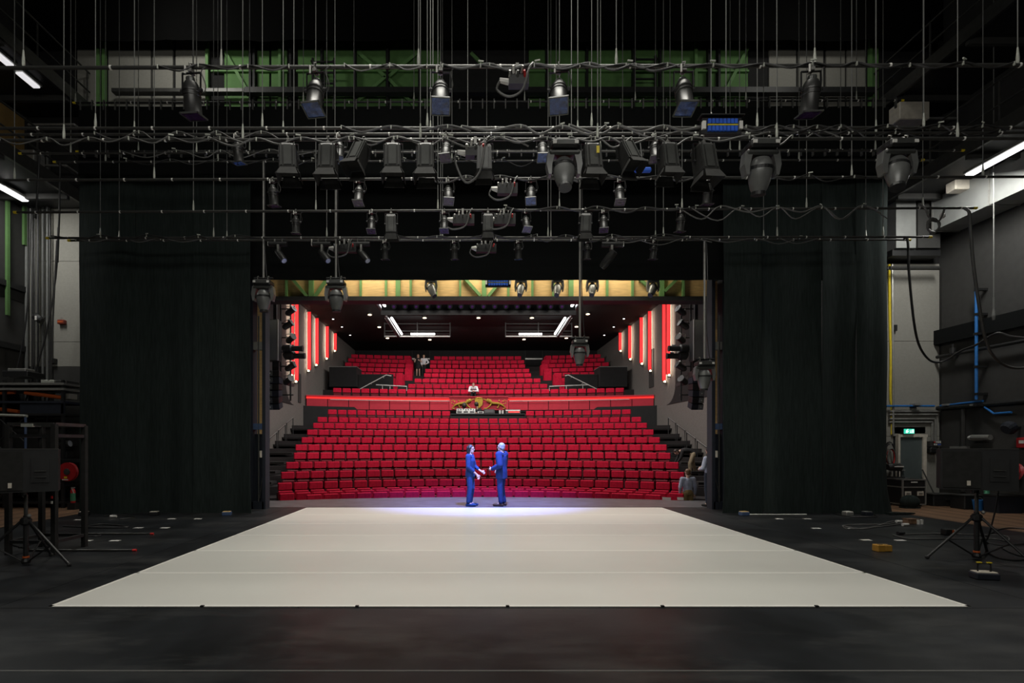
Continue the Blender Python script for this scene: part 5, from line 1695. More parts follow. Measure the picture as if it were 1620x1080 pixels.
# storage behind: shelf rack, pipes, boxes, hose reel, extinguisher
Y = 15.0
t = thing('storage_rack', 'dark storage shelving against the far left wall', 'shelf', (FX(60, Y), Y, 0))
rx0, rx1 = FX(-30, Y) - FX(60, Y), FX(122, Y) - FX(60, Y)
for x in (rx0 + .05, -0.55, rx1 - .05):
    for y in (-0.45, 0.45):
        MB().box((x, y, 1.75), (0.07, 0.07, 3.5)).build('post', M['black_metal'], t)
for z, m_ in ((FZ(792, Y), 'black_metal'), (FZ(765, Y), 'black_metal'), (FZ(727, Y), 'black_metal'), (FZ(657, Y), 'black_metal'), (FZ(638, Y), 'blue_navy'), (FZ(618, Y), 'galv'), (FZ(610, Y), 'galv')):
    MB().box(((rx0 + rx1) / 2, 0, z), (rx1 - rx0, 1.0, 0.06)).build('shelf', M[m_], t)
MB().box((0.5, -0.46, FZ(648, Y)), (1.2, 0.05, 0.26)).build('blue_board', M['blue_navy'], t)
MB().box((-0.5, 0.4, FZ(690, Y)), (1.9, 0.05, 1.0)).build('back_panel', M['dark_wall'], t)
for k, (pa, pb, lab) in enumerate((((-10, 622), (24, 620), 'short orange pipe end on the top of the dark shelving'), ((40, 621), (100, 629), 'long orange pipe lying across the dark shelving'), ((0, 647), (30, 651), 'dull orange pipe low on the dark shelving'))):
    tag(MB().cyl(P(*pa, Y - 0.35), P(*pb, Y - 0.30), 0.055, n=10).build('orange_pipe', M['orange']), lab, 'pipe', 'orange pipes')
for px, py, w, h, d, m_, lab in ((90, 606, .36, .1, .5, 'ferrule', 'pale flat box on the top shelf at left'), (111, 606, .3, .10, .5, 'lamp_grey', 'grey flat lantern on the top shelf at left'), (82, 622.5, .22, .08, .2, 'white', 'white rag on the orange pipe'),
                                 (114, 628, .24, .16, .3, 'grey_wall', 'grey box beside the end of the orange pipe'), (42, 594, .7, .16, .6, 'black_metal', 'long black case on top of the dark shelving'), (40, 587, .5, .08, .4, 'galv', 'grey bundle of rods on the long black case'),
                                 (102, 690, .42, .1, .3, 'galv', 'pale tray seen through the metal frame'), (107, 719, .3, .2, .3, 'black_metal', 'black box with a lamp seen through the metal frame')):
    z = FZ(py, Y)
    tag(MB().cbox((FX(px, Y), Y - 0.1, z), (w, d, h), 0.015).build('stored_box', M[m_]), lab, 'box')
t = thing('stored_lantern', 'black stage lantern lying on the shelf above the red hose reel', 'stage light', P(102, 703, Y - 0.2))
MB().lathe([(0.07, -0.16), (0.1, -0.1), (0.1, 0.12), (0.085, 0.16)], rot('Y', 80), 12).build('body', M['lamp_black'], t)
MB().lathe([(0.086, 0.155), (0.086, 0.165), (0.03, 0.17)], rot('Y', 80), 12).build('lens', M['lens'], t)
MB().box((0, 0, -0.11), (0.2, 0.16, 0.03)).build('bracket', M['black_metal'], t)
t = thing('hose_reel', 'red fire hose reel seen through the metal frame', 'hose reel', P(108, 746, 14.35))
MB().lathe([(0.23, -0.05), (0.25, -0.05), (0.25, -0.03), (0.2, 0.0), (0.25, 0.03), (0.25, 0.05), (0.07, 0.05)], rot('X', 90), 24).build('disc', M['red'], t)
MB().lathe([(0.09, 0.055), (0.08, 0.065), (0.02, 0.07)], rot('X', 90), 16).build('hub', M['dark_wall'], t)
MB().box((-0.02, -0.07, -0.15), (0.08, 0.01, 0.05)).build('yellow_label', M['yellow'], t)
MB().box((-0.03, -0.07, -0.21), (0.16, 0.01, 0.025)).build('white_label', M['white'], t)
MB().box((0, 0.16, 0), (0.08, 0.3, 0.08)).build('bracket', M['black_metal'], t)
t = thing('fire_extinguisher', 'red fire extinguisher with a green label at the foot of the left curtain', 'fire extinguisher', (FX(115.5, 14.2), 14.2, FZ(795, 14.2)))
MB().lathe([(0.055, 0), (0.06, 0.02), (0.06, 0.30), (0.045, 0.36), (0.02, 0.38)], n=14).build('cylinder', M['red'], t, smooth=True)
MB().lathe([(0.0615, 0.05), (0.0615, 0.26)], n=14).build('green_label', mat('green_label', (0.05, 0.22, 0.12), 0.5), t)
MB().box((0, 0, 0.40), (0.03, 0.12, 0.03)).cyl((0.0, -0.05, 0.39), (0.07, -0.06, 0.25), 0.01).build('valve', M['galv'], t)
MB().box((0, 0.02, -0.10), (0.2, 0.2, 0.2)).build('stand', M['black_metal'], t)
t = thing('alarm_box', 'small red alarm box on the grey wall beside the left curtain', 'alarm', P(98, 509.5, YP - 0.1))
MB().cbox((0, 0, 0), (0.20, 0.14, 0.13), 0.015).build('case', M['red_dark'], t)
MB().box((0, -0.075, 0.0), (0.15, 0.01, 0.03)).build('label_strip', M['orange'], t)
MB().tube([(-0.05, 0, 0.07), (-0.03, 0, 0.13), (0.03, 0, 0.13), (0.05, 0, 0.07)], 0.008).build('wire', M['galv'], t)
t = thing('clamp_light', 'black clamp light on the left wall conduits', 'lamp', P(60, 503, 15.45))
MB().lathe([(0.06, -0.14), (0.10, -0.1), (0.11, 0.1), (0.08, 0.15)], rot('Y', 125), 12).build('head', M['black_metal'], t)
MB().box((0.03, -0.11, -0.02), (0.05, 0.02, 0.12), None).build('label_strip', M['white'], t)
MB().box((-0.05, 0.14, 0.06), (0.05, 0.3, 0.05)).build('clamp', M['black_metal'], t)
tag(MB().box(P(83, 571, YP - 0.1), (0.22, 0.14, 0.14)).build('black_outlet', M['black_metal']), 'small black outlet box low on the left grey wall', 'box')
for k, (pts, lab) in enumerate((([(48, 330), (44, 480), (28, 580), (6, 655)], 'long black rope sagging along the left wall'), ([(92, 360), (88, 440), (70, 540), (35, 650)], 'black rope swagged from the green post'), ([(90, 380), (84, 500), (80, 600), (73, 670)], 'black rope hanging straight past the red alarm box'))):
    cable_thing('wall_rope', smooth_pts([P(a, c, 15.1 - 0.05 * k) for a, c in pts], 5), 0.022, lab, 'cable', 'rope')

# right wall: hose reel, bins, roll, loose things
t = thing('hose_reel', 'red fire hose reel on the right wall behind the loudspeaker', 'hose reel', (XR - 0.32, 13.45, FZ(747, 13.45)))
MB().lathe([(0.25, -0.06), (0.27, -0.05), (0.2, 0.0), (0.27, 0.05), (0.27, 0.06), (0.07, 0.06)], rot('Y', -70), 24).build('disc', M['red'], t)
MB().lathe([(0.1, 0.062), (0.08, 0.075), (0.02, 0.08)], rot('Y', -70), 16).build('hub', M['black_metal'], t)
MB().tube([(-0.1, -0.1, 0.02), (-0.12, -0.12, -0.16), (-0.1, -0.2, -0.2)], 0.015).build('nozzle', M['white'], t)
MB().box((0.12, 0, 0), (0.24, 0.08, 0.08)).build('bracket', M['black_metal'], t)
t = thing('call_point_box', 'red fire box with a white label above the right hose reel', 'alarm', (XR - 0.08, 13.35, FZ(700, 13.35)))
MB().cbox((0, 0, 0), (0.14, 0.3, 0.26), 0.02).build('case', M['red'], t)
MB().box((-0.075, 0.0, 0.02), (0.01, 0.12, 0.08)).build('label_plate', M['white'], t)
t = thing('hanging_lamp', 'blue and black lamp hanging by the right edge above the red box', 'lamp', (XR - 0.3, 13.5, FZ(676, 13.5)))
MB().lathe([(0.06, 0.16), (0.16, 0.06), (0.17, -0.05), (0.12, -0.12)], rot('Y', 60), 14).build('shade', M['blue_navy'], t)
MB().box((0.15, 0, 0.0), (0.3, 0.05, 0.05)).build('bracket', M['black_metal'], t)
MB().tube([(-0.1, -0.06, 0.05), (-0.02, -0.1, -0.1)], 0.012).build('strap', M['white'], t)
for px, lab in ((1553.5, 'blue bucket on the boards, nearer the curtain'), (1570, 'blue bucket on the boards, nearer the dark bin')):
    b_ = FL(px, 808)
    t = thing('bucket', lab, 'bucket', (b_.x, b_.y + 0.1, 0), 0, 'blue buckets')
    MB().lathe([(0.09, 0), (0.125, 0.27), (0.13, 0.28), (0.118, 0.28), (0.085, 0.02)], n=16).build('body', M['blue_pipe'], t, smooth=True)
    MB().tube([(0.125 * math.cos(a), 0, 0.26 + 0.08 * math.sin(a)) for a in [k * math.pi / 8 for k in range(9)]], 0.006).build('handle', M['galv'], t)
b_ = FL(1559, 807)
tag(MB().cyl((b_.x, b_.y - 0.05, 0.0), (b_.x + 0.13, b_.y + 0.1, 0.52), 0.06, n=12).cyl((b_.x, b_.y - 0.05, 0.0), (b_.x + 0.134, b_.y + 0.105, 0.535), 0.03, n=10).build('foil_roll', mat('green_foil', (0.10, 0.36, 0.22), 0.35, 0.3, 0.5, 20, 0.3)), 'green plastic film roll leaning between the blue buckets', 'roll')
b_ = FL(1604, 812)
t = thing('storage_bin', 'dark blue storage bin on the boards at the right edge', 'bin', (b_.x - 0.08, b_.y + 0.2, 0))
MB().prism([(-.28, 0), (.28, 0), (.32, .42), (-.32, .42)], -0.2, 0.2).build('body', M['blue_navy'], t)
MB().box((0, 0, 0.44), (0.68, 0.46, 0.04)).build('lid', M['black_metal'], t)
for a, c, w, d, h, lab in ((13.5, 15.2, 0.8, 0.5, 0.32, 'low black case in the corner beyond the right loudspeaker, beside the door wall'), (13.55, 14.4, 0.6, 0.45, 0.36, 'low black case behind the right tripod pole')):
    t = thing('equipment_case', lab, 'case', (a, c, 0))
    MB().cbox((0, 0, h / 2), (w, d, h), 0.02).build('body', M['black_metal'], t)
    MB().box((0, -d / 2 - 0.01, h * 0.6), (0.16, 0.02, 0.04)).build('handle', M['pipe'], t)
    MB().box((0, 0, h + 0.01), (w + 0.02, d + 0.02, 0.02)).build('lid', M['dark_wall'], t)
tag(MB().cyl((FX(1486, 15.3), 15.3, 0.0), (FX(1478, 15.3), 15.7, 1.0), 0.018).build('broom_stick', M['pipe']), 'thin grey stick leaning in the corner beside the door', 'stick')
tag(MB().box((FX(1532, 14.9), XR * 0 + 15.0, FZ(709, 15.0)), (0.34, 0.3, 0.12)).build('wall_box', M['galv']), 'pale flat box on the ledge above the right loudspeaker', 'box')
o = bpy.data.objects['wall_box']
o.location = (XR - 0.16 - FX(1532, 14.9), 0, 0)


# weights, tape, tubes and cables on the floor
def weight(loc, label, top, bot, w=0.22, d=0.13, h=0.09, rz=0.0, handle=False):
    t = thing('stage_weight', label, 'weight', loc, rz, 'stage weights')
    MB().cbox((0, 0, h / 2), (w, d, h), 0.012).build('block', M[bot], t)
    MB().box((0, 0, h + 0.006), (w * 0.86, d * 0.8, 0.012)).build('top_plate', M[top], t)
    if handle:
        MB().tube([(-0.07, 0, h), (-0.07, 0, h + 0.11), (0.07, 0, h + 0.11), (0.07, 0, h)], 0.012).build('handle', M['black_metal'], t)
        for s in (-1, 1):
            MB().box((s * 0.055, 0, h + 0.125), (0.05, 0.03, 0.012)).build('tape_band', M['yellow'], t)
    return t


for px, py, top, bot, lab in ((150, 808, 'cream', 'black_metal', 'pale-topped weight at the left hem of the left curtain'), (258, 808, 'cream', 'black_metal', 'pale-topped weight at the middle of the left curtain'), (366, 809, 'plywood', 'blue_paint', 'wood and blue weight at the inner foot of the left curtain'),
                              (1167, 808.5, 'plywood', 'blue_paint', 'wood and blue weight at the inner foot of the right curtain'), (1330, 809, 'white', 'galv', 'white weight at the hem of the right curtain'), (1357, 808.5, 'galv', 'blue_navy', 'dark blue weight at the hem of the right curtain')):
    b_ = FL(px, py + 4)
    weight((b_.x, 12.98, 0), lab, top, bot, 0.2, 0.16, 0.09, 0.15)
b_ = FL(1563, 917)
weight((b_.x, b_.y + 0.05, 0), 'blue weight with a black handle at the foot of the right tripod', 'cream', 'blue_navy', 0.26, 0.16, 0.085, -0.2, True)
for k, (dx, rz) in enumerate(((-0.065, 0.05), (0.055, -0.06))):
    b_ = FL(1402, 873)
    t = thing('yellow_block', 'yellow wooden block on the black floor, %s of the touching pair' % ('the larger' if k == 0 else 'the smaller'), 'block', (b_.x + dx, b_.y + 0.07, 0), rz)
    MB().cbox((0, 0, 0.055), (0.125 if k == 0 else 0.11, 0.13, 0.11 if k == 0 else 0.10), 0.008).build('block', mat('yellow_wood', (0.42, 0.22, 0.03), 0.6), t)
    MB().box((0, -0.02, 0.113 if k == 0 else 0.103), (0.06, 0.05, 0.012)).build('peg', M['ochre'], t)
for k, (px, py) in enumerate(((124, 822), (219, 834.8), (261, 834.8), (182, 855), (138, 855), (272, 820.5), (313, 820.5), (1233, 820.5), (1277, 820.5), (1291, 835.5), (1344, 835.5), (1370, 854), (1424, 854.5))):
    b_ = FL(px, py)
    tag(MB().box((0, 0, 0.002), (0.165, 0.10, 0.003)).build('tape_mark', M['white_tape']), 'white tape mark on the black floor, %s from the left %s' % (ORD[k if k < 7 else k - 7], 'on the frame side' if k < 7 else 'on the door side'), 'tape mark', 'white tape marks').location = (b_.x, b_.y, 0.0005)
for (xa, xb, y, lab) in ((40, 210, 870, 'thin black tube with a red tip on the floor under the metal frame'), (135, 238, 844, 'thin black tube with a red tip on the floor beyond the metal frame')):
    p, q = FL(xa, y, .02), FL(xb, y, .02)
    o = tag(MB().cyl(p, q, 0.016).build('floor_tube', M['pipe']), lab, 'tube')
    MB().cyl(q, q + Vector((0.06, 0, 0)), 0.02).build('red_tip', M['red_tape'], o)
p, q = FL(1176, 811.5, .02), FL(1266, 811.5, .02)
tag(MB().cyl(p - Vector((0, .25, 0)), q - Vector((0, .25, 0)), 0.014).build('white_pole', M['white']), 'thin white pole along the hem of the right curtain', 'pole')


def floor_cable(pts, lab, r=0.012, m='cable'):
    return cable_thing('floor_cable', smooth_pts([FL(a, c, r) for a, c in pts], 6), r, lab, m)


floor_cable([(1318, 812), (1340, 816), (1386, 817), (1372, 812), (1330, 813)], 'black cable loop on the floor by the right curtain hem')
floor_cable([(1335, 832), (1370, 836), (1412, 824), (1425, 828), (1380, 834), (1342, 836), (1338, 830), (1400, 829), (1418, 825)], 'black cable tangle with white plugs on the floor', 0.014, 'grey_cable')
floor_cable([(1413, 846), (1440, 852), (1500, 852), (1570, 852), (1594, 856), (1592, 848), (1560, 846), (1480, 844), (1430, 845)], 'long flat cable loop on the floor behind the right tripod', 0.012, 'grey_cable')
floor_cable([(1560, 848), (1578, 838), (1600, 835), (1640, 838)], 'black cable running off to the right edge', 0.014)
floor_cable([(1560, 872), (1580, 882), (1605, 886), (1625, 884), (1660, 876)], 'black cable curling behind the blue weight', 0.013)
floor_cable([(1585, 866), (1600, 874), (1625, 880), (1650, 872)], 'second black cable at the right edge of the floor', 0.013)
floor_cable([(135, 833), (160, 829), (200, 832), (196, 834), (150, 834), (100, 832)], 'black cable bundle on the floor beyond the metal frame', 0.016)
floor_cable([(150, 844), (160, 846), (150, 848), (120, 848), (95, 846)], 'black cable loop beside the red-tipped tube', 0.012)
floor_cable([(165, 816), (185, 814), (215, 818), (190, 821)], 'short black cable with a pale plug before the left curtain', 0.012)
floor_cable([(20, 862), (60, 870), (90, 866), (60, 858), (30, 866)], 'black cable coil under the left loudspeaker', 0.014)
for px, py, m_, lab in ((1423, 827, 'white', 'white plug of the cable tangle, nearer the curtain'), (1433, 832, 'white', 'white plug of the cable tangle, nearer the tripod'), (179, 819, 'white', 'white plug on the floor before the left curtain'), (1426, 846, 'black_metal', 'black plug with an orange ring on the flat cable loop')):
    b_ = FL(px, py)
    tag(MB().cyl((-0.07, 0, 0.035), (0.07, 0.02, 0.035), 0.033, 0.026, 10).build('floor_plug', M[m_]), lab, 'plug').location = (b_.x, b_.y, 0)
b_ = FL(1500, 846)
t = thing('cable_box', 'small black box with orange and white stripes on the floor', 'box', (b_.x, b_.y, 0))
MB().cbox((0, 0, 0.06), (0.2, 0.12, 0.11), 0.01).build('body', M['black_metal'], t)
MB().box((0.04, -0.062, 0.06), (0.03, 0.01, 0.09)).build('stripe', M['orange'], t)
MB().box((0.07, -0.062, 0.06), (0.02, 0.01, 0.1)).build('stripe', M['white'], t)
b_ = FL(1441, 828)
t = thing('wooden_box', 'small brown wooden box near the boards with pale cups beside it', 'box', (b_.x, b_.y, 0))
MB().cbox((0, 0, 0.05), (0.24, 0.16, 0.10), 0.01).build('body', M['wood_floor'], t)
MB().box((0, 0, 0.105), (0.26, 0.18, 0.012)).build('lid', M['wood_floor_dark'], t)
for k, px in enumerate((1453, 1458)):
    b_ = FL(px, 829)
    tag(MB().lathe([(0.03, 0), (0.036, 0.1), (0.03, 0.1)], T(b_.x, b_.y, 0), 10).build('pale_cup', M['white']), 'pale cup on the floor, %s the wooden box' % ('touching' if k == 0 else 'one further from'), 'cup')

# ------------------------------------------------------------------ loudspeakers and lantern ladders behind the towers
for s, nm in ((-1, 'left'), (1, 'right')):
    mir = (lambda q: q) if s < 0 else (lambda q: 1537 - q)
    Y = 16.9
    t = thing('speaker_column', 'tall grey loudspeaker column behind the %s portal tower' % nm, 'loudspeaker', P(mir(432), 570, Y))
    w = 18 * Y / F
    MB().box((0, 0.1, 0.64), (w, 0.3, 65 * Y / F)).build('cabinet', M['black_metal'], t)
    MB().box((-0.01 * s, -0.07, 0.64), (w * 0.86, 0.04, 63 * Y / F)).build('grille', M['speaker'], t)
    MB().box((s * -w * 0.47, -0.06, 0.64), (0.03, 0.06, 65 * Y / F)).build('edge_strip', M['galv'], t)
    MB().box((0, 0.2, 2.2), (0.1, 0.1, 2.0)).build('hanger', M['black_metal'], t)
    t = thing('line_array', 'curved line array of small loudspeakers hanging below the %s grey column' % nm, 'loudspeaker', P(mir(433), 586, Y))
    for k in range(6):
        a = k * 5 - 6
        x = s * -0.0 + (-s) * 0.0
        z = -0.10 - k * 0.205
        dy = 0.012 * k * k
        Mx = T(-s * 0.025 * (0 if k < 2 else (k - 1)) * 1.0 * (-1), dy, z) @ rot('X', a)
        c = MB().cbox((0, 0.12, 0), (0.38, 0.34, 0.195), 0.012, Mx).build('cabinet', M['blue_navy' if k % 2 else 'black_metal'], t)
        MB().box((-s * -0.10, -0.06, 0), (0.16, 0.012, 0.17), Mx).build('grille', M['speaker'], c)
        MB().sph((-s * -0.10, -0.065, 0), 0.022, 8, 6, Mx).build('badge', M['ferrule'], c)
    MB().box((0, 0.2, 0.22), (0.2, 0.1, 0.48)).build('hanger', M['black_metal'], t)
    Yl = 17.6
    t = thing('lantern_ladder', 'black ladder truss crowded with lanterns behind the %s portal tower' % nm, 'truss', P(mir(452), 634, Yl))
    H = FZ(430, Yl) - FZ(634, Yl)
    for dx in (-0.16, 0.16):
        MB().cyl((dx, 0, 0), (dx, 0, H), 0.03).build('rail', M['black_metal'], t)
    for k in range(9):
        MB().cyl((-0.2, 0, 0.2 + k * H / 9), (0.26, 0, 0.2 + k * H / 9), 0.022).build('rung', M['pipe'], t)
    MB().box((0, 0.35, 0.6), (0.10, 0.7, 0.1)).build('foot_arm', M['black_metal'], t)
    for k in range(7):
        y = 470 + k * 22
        l = thing('side_lantern', 'small black lantern on the %s ladder truss, %s from its top' % (nm, ORD[k]), 'stage light', P(mir(456 + 4 * (k % 2)), y, Yl - 0.1), 0, 'lanterns on the ladder trusses')
        MB().lathe([(0.06, -0.2), (0.10, -0.14), (0.10, 0.1), (0.12, 0.16), (0.05, 0.16)], rot('Y', 60 * -s) @ rot('X', 30 - 12 * (k % 3)), 12).build('body', M['lamp_black'], l)
        MB().tube([(-0.14, 0, -0.02), (-0.15, 0, 0.16), (0.15, 0, 0.16), (0.14, 0, -0.02)], 0.012).build('yoke', M['galv'], l)
        MB().cyl((0, 0, 0.15), (0, 0.1, 0.2), 0.03).build('clamp', M['galv'], l)
    for k, (px, py) in enumerate(((463, 551), (466, 560))):
        l = thing('side_spot', 'long black profile spot pointing inwards on the %s ladder truss, %s of the two' % (nm, ('upper', 'lower')[k]), 'stage light', P(mir(px), py + k * 3, Yl - 0.3), 0, 'profile spots on the ladder trusses')
        Mx = rot('Y', 90)
        MB().lathe([(0.07, -0.34), (0.12, -0.3), (0.13, -0.06), (0.09, -0.02), (0.09, 0.28), (0.10, 0.34), (0.05, 0.34)], Mx if s < 0 else rot('Y', -90), 12).build('barrel', M['black_metal'], l)
        MB().tube([(-0.05, 0.13, 0.0), (-0.05, 0.2, 0.14), (-0.1, 0.28, 0.16)], 0.03).build('yoke', M['black_metal'], l)
# small equipment on the left tower

# pale truss section standing behind the left loudspeaker
Y = 14.2
t = thing('truss_section', 'pale truss section with crossed braces at the left edge behind the loudspeaker', 'truss', (FX(18, Y), Y, 0))
zt2 = FZ(656, Y)
for x in (-0.38, 0.38):
    MB().cyl((x, 0, 0), (x, 0, zt2), 0.03).build('post', M['blue_paint'] if x > 0 else M['galv'], t)
MB().cyl((-0.42, 0, zt2), (0.42, 0, zt2 - 0.03), 0.035).build('top_bar', M['ferrule'], t)
for k in range(3):
    z = zt2 - 0.05 - k * 0.75
    MB().cyl((-0.38, 0, z), (0.38, 0, z - 0.7), 0.016).build('brace', M['black_metal'], t)
    MB().cyl((0.38, 0, z), (-0.38, 0, z - 0.7), 0.016).build('brace', M['black_metal'], t)
# ------------------------------------------------------------------ people
def V(*a):
    return Vector(a)


def capsule(mb, a, c, ra, rb, n=10):
    mb.cyl(a, c, ra, rb, n)
    mb.sph(a, ra, n, 8)
    mb.sph(c, rb, n, 8)


def loft(mb, pts, radii, n=14, side=V(1, 0, 0)):
    """elliptical rings along a path: radii are (across, front to back)"""
    vs, fs = [], []
    m = len(pts)
    for k, p in enumerate(pts):
        t = (V(*pts[min(k + 1, m - 1)]) - V(*pts[max(k - 1, 0)])).normalized()
        a = (side - t * side.dot(t)).normalized()
        b = t.cross(a)
        for i in range(n):
            w = 2 * math.pi * i / n
            vs.append(V(*p) + a * radii[k][0] * math.cos(w) + b * radii[k][1] * math.sin(w))
    for k in range(m - 1):
        for i in range(n):
            j = (i + 1) % n
            fs.append((k * n + i, k * n + j, (k + 1) * n + j, (k + 1) * n + i))
    fs.append(tuple(range(n))[::-1])
    fs.append(tuple(range((m - 1) * n, m * n)))
    mb.add(vs, fs)


def remeshed(mb, name, m, parent, vox):
    o = mb.build(name, m, None)
    md = o.modifiers.new('remesh', 'REMESH')
    md.mode = 'VOXEL'
    md.voxel_size = vox
    md.use_smooth_shade = True
    sm = o.modifiers.new('smooth', 'SMOOTH')
    sm.factor = 0.5
    sm.iterations = 3
    dg = bpy.context.evaluated_depsgraph_get()
    me = bpy.data.meshes.new_from_object(o.evaluated_get(dg))
    me.materials.clear()
    me.materials.append(m)
    bpy.data.objects.remove(o)
    return link(name, me, parent)


def hand(mb, w, d, up, r=1.0):
    """five fingers on a palm: W wrist, D pointing direction, UP towards the thumb"""
    d = d.normalized()
    up = (up - d * up.dot(d)).normalized()
    nrm = d.cross(up)
    c = w + d * 0.045
    capsule(mb, w, c + d * 0.02, 0.026 * r, 0.036 * r)
    for k, L in enumerate((0.060, 0.072, 0.068, 0.052)):
        b_ = w + d * 0.075 + up * (0.03 - 0.02 * k) * r
        m_ = b_ + d * L * 0.55 + nrm * 0.008
        e = m_ + d * L * 0.45 + nrm * 0.022
        capsule(mb, b_, m_, 0.0105, 0.0095, 8)
        capsule(mb, m_, e, 0.0095, 0.008, 8)
    b_ = w + d * 0.035 + up * 0.03
    m_ = b_ + d * 0.03 + up * 0.03
    capsule(mb, b_, m_, 0.013, 0.011, 8)
    capsule(mb, m_, m_ + d * 0.028 + nrm * 0.01, 0.011, 0.009, 8)


def person(label, loc, rz, J, cl, hair, vox=0.013, scale=1.0, skin='skin', skirt=False, female=False):
    """J: joints in the local frame, the person facing local -Y, X to its own left"""
    t = thing('person', label, 'person', loc, rz)
    t.scale = (scale,) * 3
    D = dict(pelvis=(0, 0, .95), waist=(0, 0, 1.08), chest=(0, -.01, 1.28), neck=(0, .01, 1.46), head=(0, -.015, 1.61),
             sl=(.185, .01, 1.40), sr=(-.185, .01, 1.40), el=(.235, .03, 1.13), er=(-.235, .03, 1.13), wl=(.24, -.04, .90), wr=(-.24, -.04, .90),
             hl=(.09, 0, .92), hr=(-.09, 0, .92), kl=(.10, -.015, .50), kr=(-.10, -.015, .50), al=(.105, .03, .09), ar=(-.105, .03, .09), tl=(.12, -.13, .03), tr=(-.12, -.13, .03),
             look=(0, -1, 0), up=(0, 0, 1))
    D.update(J)
    J = {k: V(*v) for k, v in D.items()}
    body = MB()
    side = (J['sl'] - J['sr']).normalized()
    # body: torso, neck, limbs, hands
    loft(body, [J['pelvis'] - (J['waist'] - J['pelvis']) * .5, J['pelvis'], J['waist'], J['chest'], J['chest'].lerp(J['neck'], .65), J['neck']],
         [(.13, .10), (.155, .105), (.125, .085), (.155, .10), (.12, .08), (.055, .055)], side=side)
    capsule(body, J['neck'] - (J['head'] - J['neck']) * .2, J['head'].lerp(J['neck'], .3), .056, .05)
    for s in 'lr':
        capsule(body, J['chest'].lerp(J['neck'], .5), J['s' + s], .06, .052)
        capsule(body, J['s' + s], J['e' + s], .046, .036)
        capsule(body, J['e' + s], J['w' + s], .036, .025)
        capsule(body, J['h' + s], J['k' + s], .076, .05)
        capsule(body, J['k' + s], J['a' + s], .05, .034)
        capsule(body, J['a' + s], J['t' + s], .034, .02)
        hd = J.get('d' + s) or (J['w' + s] - J['e' + s])
        hand(body, J['w' + s], hd, V(0, -1, .3) if abs(hd.normalized().z) > .6 else V(0, 0, 1))
    # head with face
    look = J['look'].normalized()
    upv = (J['up'] - look * J['up'].dot(look)).normalized()
    rt = look.cross(upv)
    HM = Matrix.Translation(J['head']) @ Matrix((rt, look, upv)).transposed().to_4x4()
    body.sph((0, -0.005, .02), (.074, .093, .098), 18, 14, HM)
    body.sph((0, .028, -.055), (.052, .056, .062), 14, 10, HM)
    body.sph((0, .068, -.098), (.024, .022, .02), 10, 8, HM)
    body.cyl(HM @ V(0, .082, .022), HM @ V(0, .104, -.022), .008, .014, 8)
    body.sph((0, .103, -.024), .014, 8, 6, HM)
    body.sph((0, .085, -.062), (.026, .012, .010), 10, 6, HM)
    body.sph((0, .080, .034), (.058, .014, .012), 12, 6, HM)
    for s in (-1, 1):
        body.sph((s * .076, -.008, -.002), (.010, .020, .032), 8, 8, HM)
    bo = remeshed(body, 'body', M[skin] if isinstance(skin, str) else skin, t, vox * 0.75)
    ey = MB()
    for s in (-1, 1):
        ey.sph((s * .031, .083, .008), (.012, .008, .007), 8, 6, HM)
    ey.build('eyes', M['black_metal'], t, smooth=True)
    # hair
    hb = MB()
    big = hair[2] if len(hair) > 2 else 1.0
    hb.sph((0, -.018 - .03 * (big - 1), .036 + .04 * (big - 1)), (.084 * big, .098 * big, .094 * big), 18, 12, HM)
    if hair[1] > 0:
        for s in (-1, 1):
            capsule(hb, HM @ V(s * .066, -.02, .03), HM @ V(s * .07, -.035, .03 - hair[1]), .036, .03)
            capsule(hb, HM @ V(s * .04, -.075, .03), HM @ V(s * .045, -.07, .03 - hair[1]), .045, .036)
        capsule(hb, HM @ V(0, -.08, .03), HM @ V(0, -.075, .03 - hair[1]), .05, .04)
    else:
        hb.sph((0, -.045, -.02), (.078, .066, .07), 14, 10, HM)
    ho = remeshed(hb, 'hair', hair[0], t, vox * 0.8)
    # cut the hair clear of the face
    bm = bmesh.new()
    bm.from_mesh(ho.data)
    inv = HM.inverted()
    dead = [v for v in bm.verts if (lambda q: q.y > .045 and q.z < .058 and big < 1.2)(inv @ v.co)]
    bmesh.ops.delete(bm, geom=dead, context='VERTS')
    bm.to_mesh(ho.data)
    bm.free()
    # clothes
    top = MB()
    e = cl.get('loose', .014)
    jl = cl.get('top_len', 0.12)
    low = J['pelvis'] - (J['waist'] - J['pelvis']).normalized() * jl
    loft(top, [low, J['pelvis'], J['waist'], J['chest'], J['chest'].lerp(J['neck'], .6), J['chest'].lerp(J['neck'], .93)],
         [(.158 + e, .115 + e), (.158 + e, .112 + e), (.135 + e, .095 + e), (.165 + e, .108 + e), (.128 + e, .085 + e), (.062, .062)], side=side)
    for s in 'lr':
        capsule(top, J['chest'].lerp(J['neck'], .5), J['s' + s], .068 + e, .058 + e)
        if cl.get('sleeve', 1) > 0:
            capsule(top, J['s' + s], J['e' + s], .056 + e, .045 + e)
        if cl.get('sleeve', 1) > 0.6:
            capsule(top, J['e' + s], J['e' + s].lerp(J['w' + s], cl.get('cuff', .93)), .046 + e * .8, .034 + e * .6)
    remeshed(top, cl.get('top_name', 'shirt'), cl['top'], t, vox)
    bot = MB()
    loft(bot, [J['pelvis'] - V(0, 0, .07), J['pelvis'], J['pelvis'].lerp(J['waist'], .85)], [(.158, .125), (.175, .132), (.15, .115)], side=side)
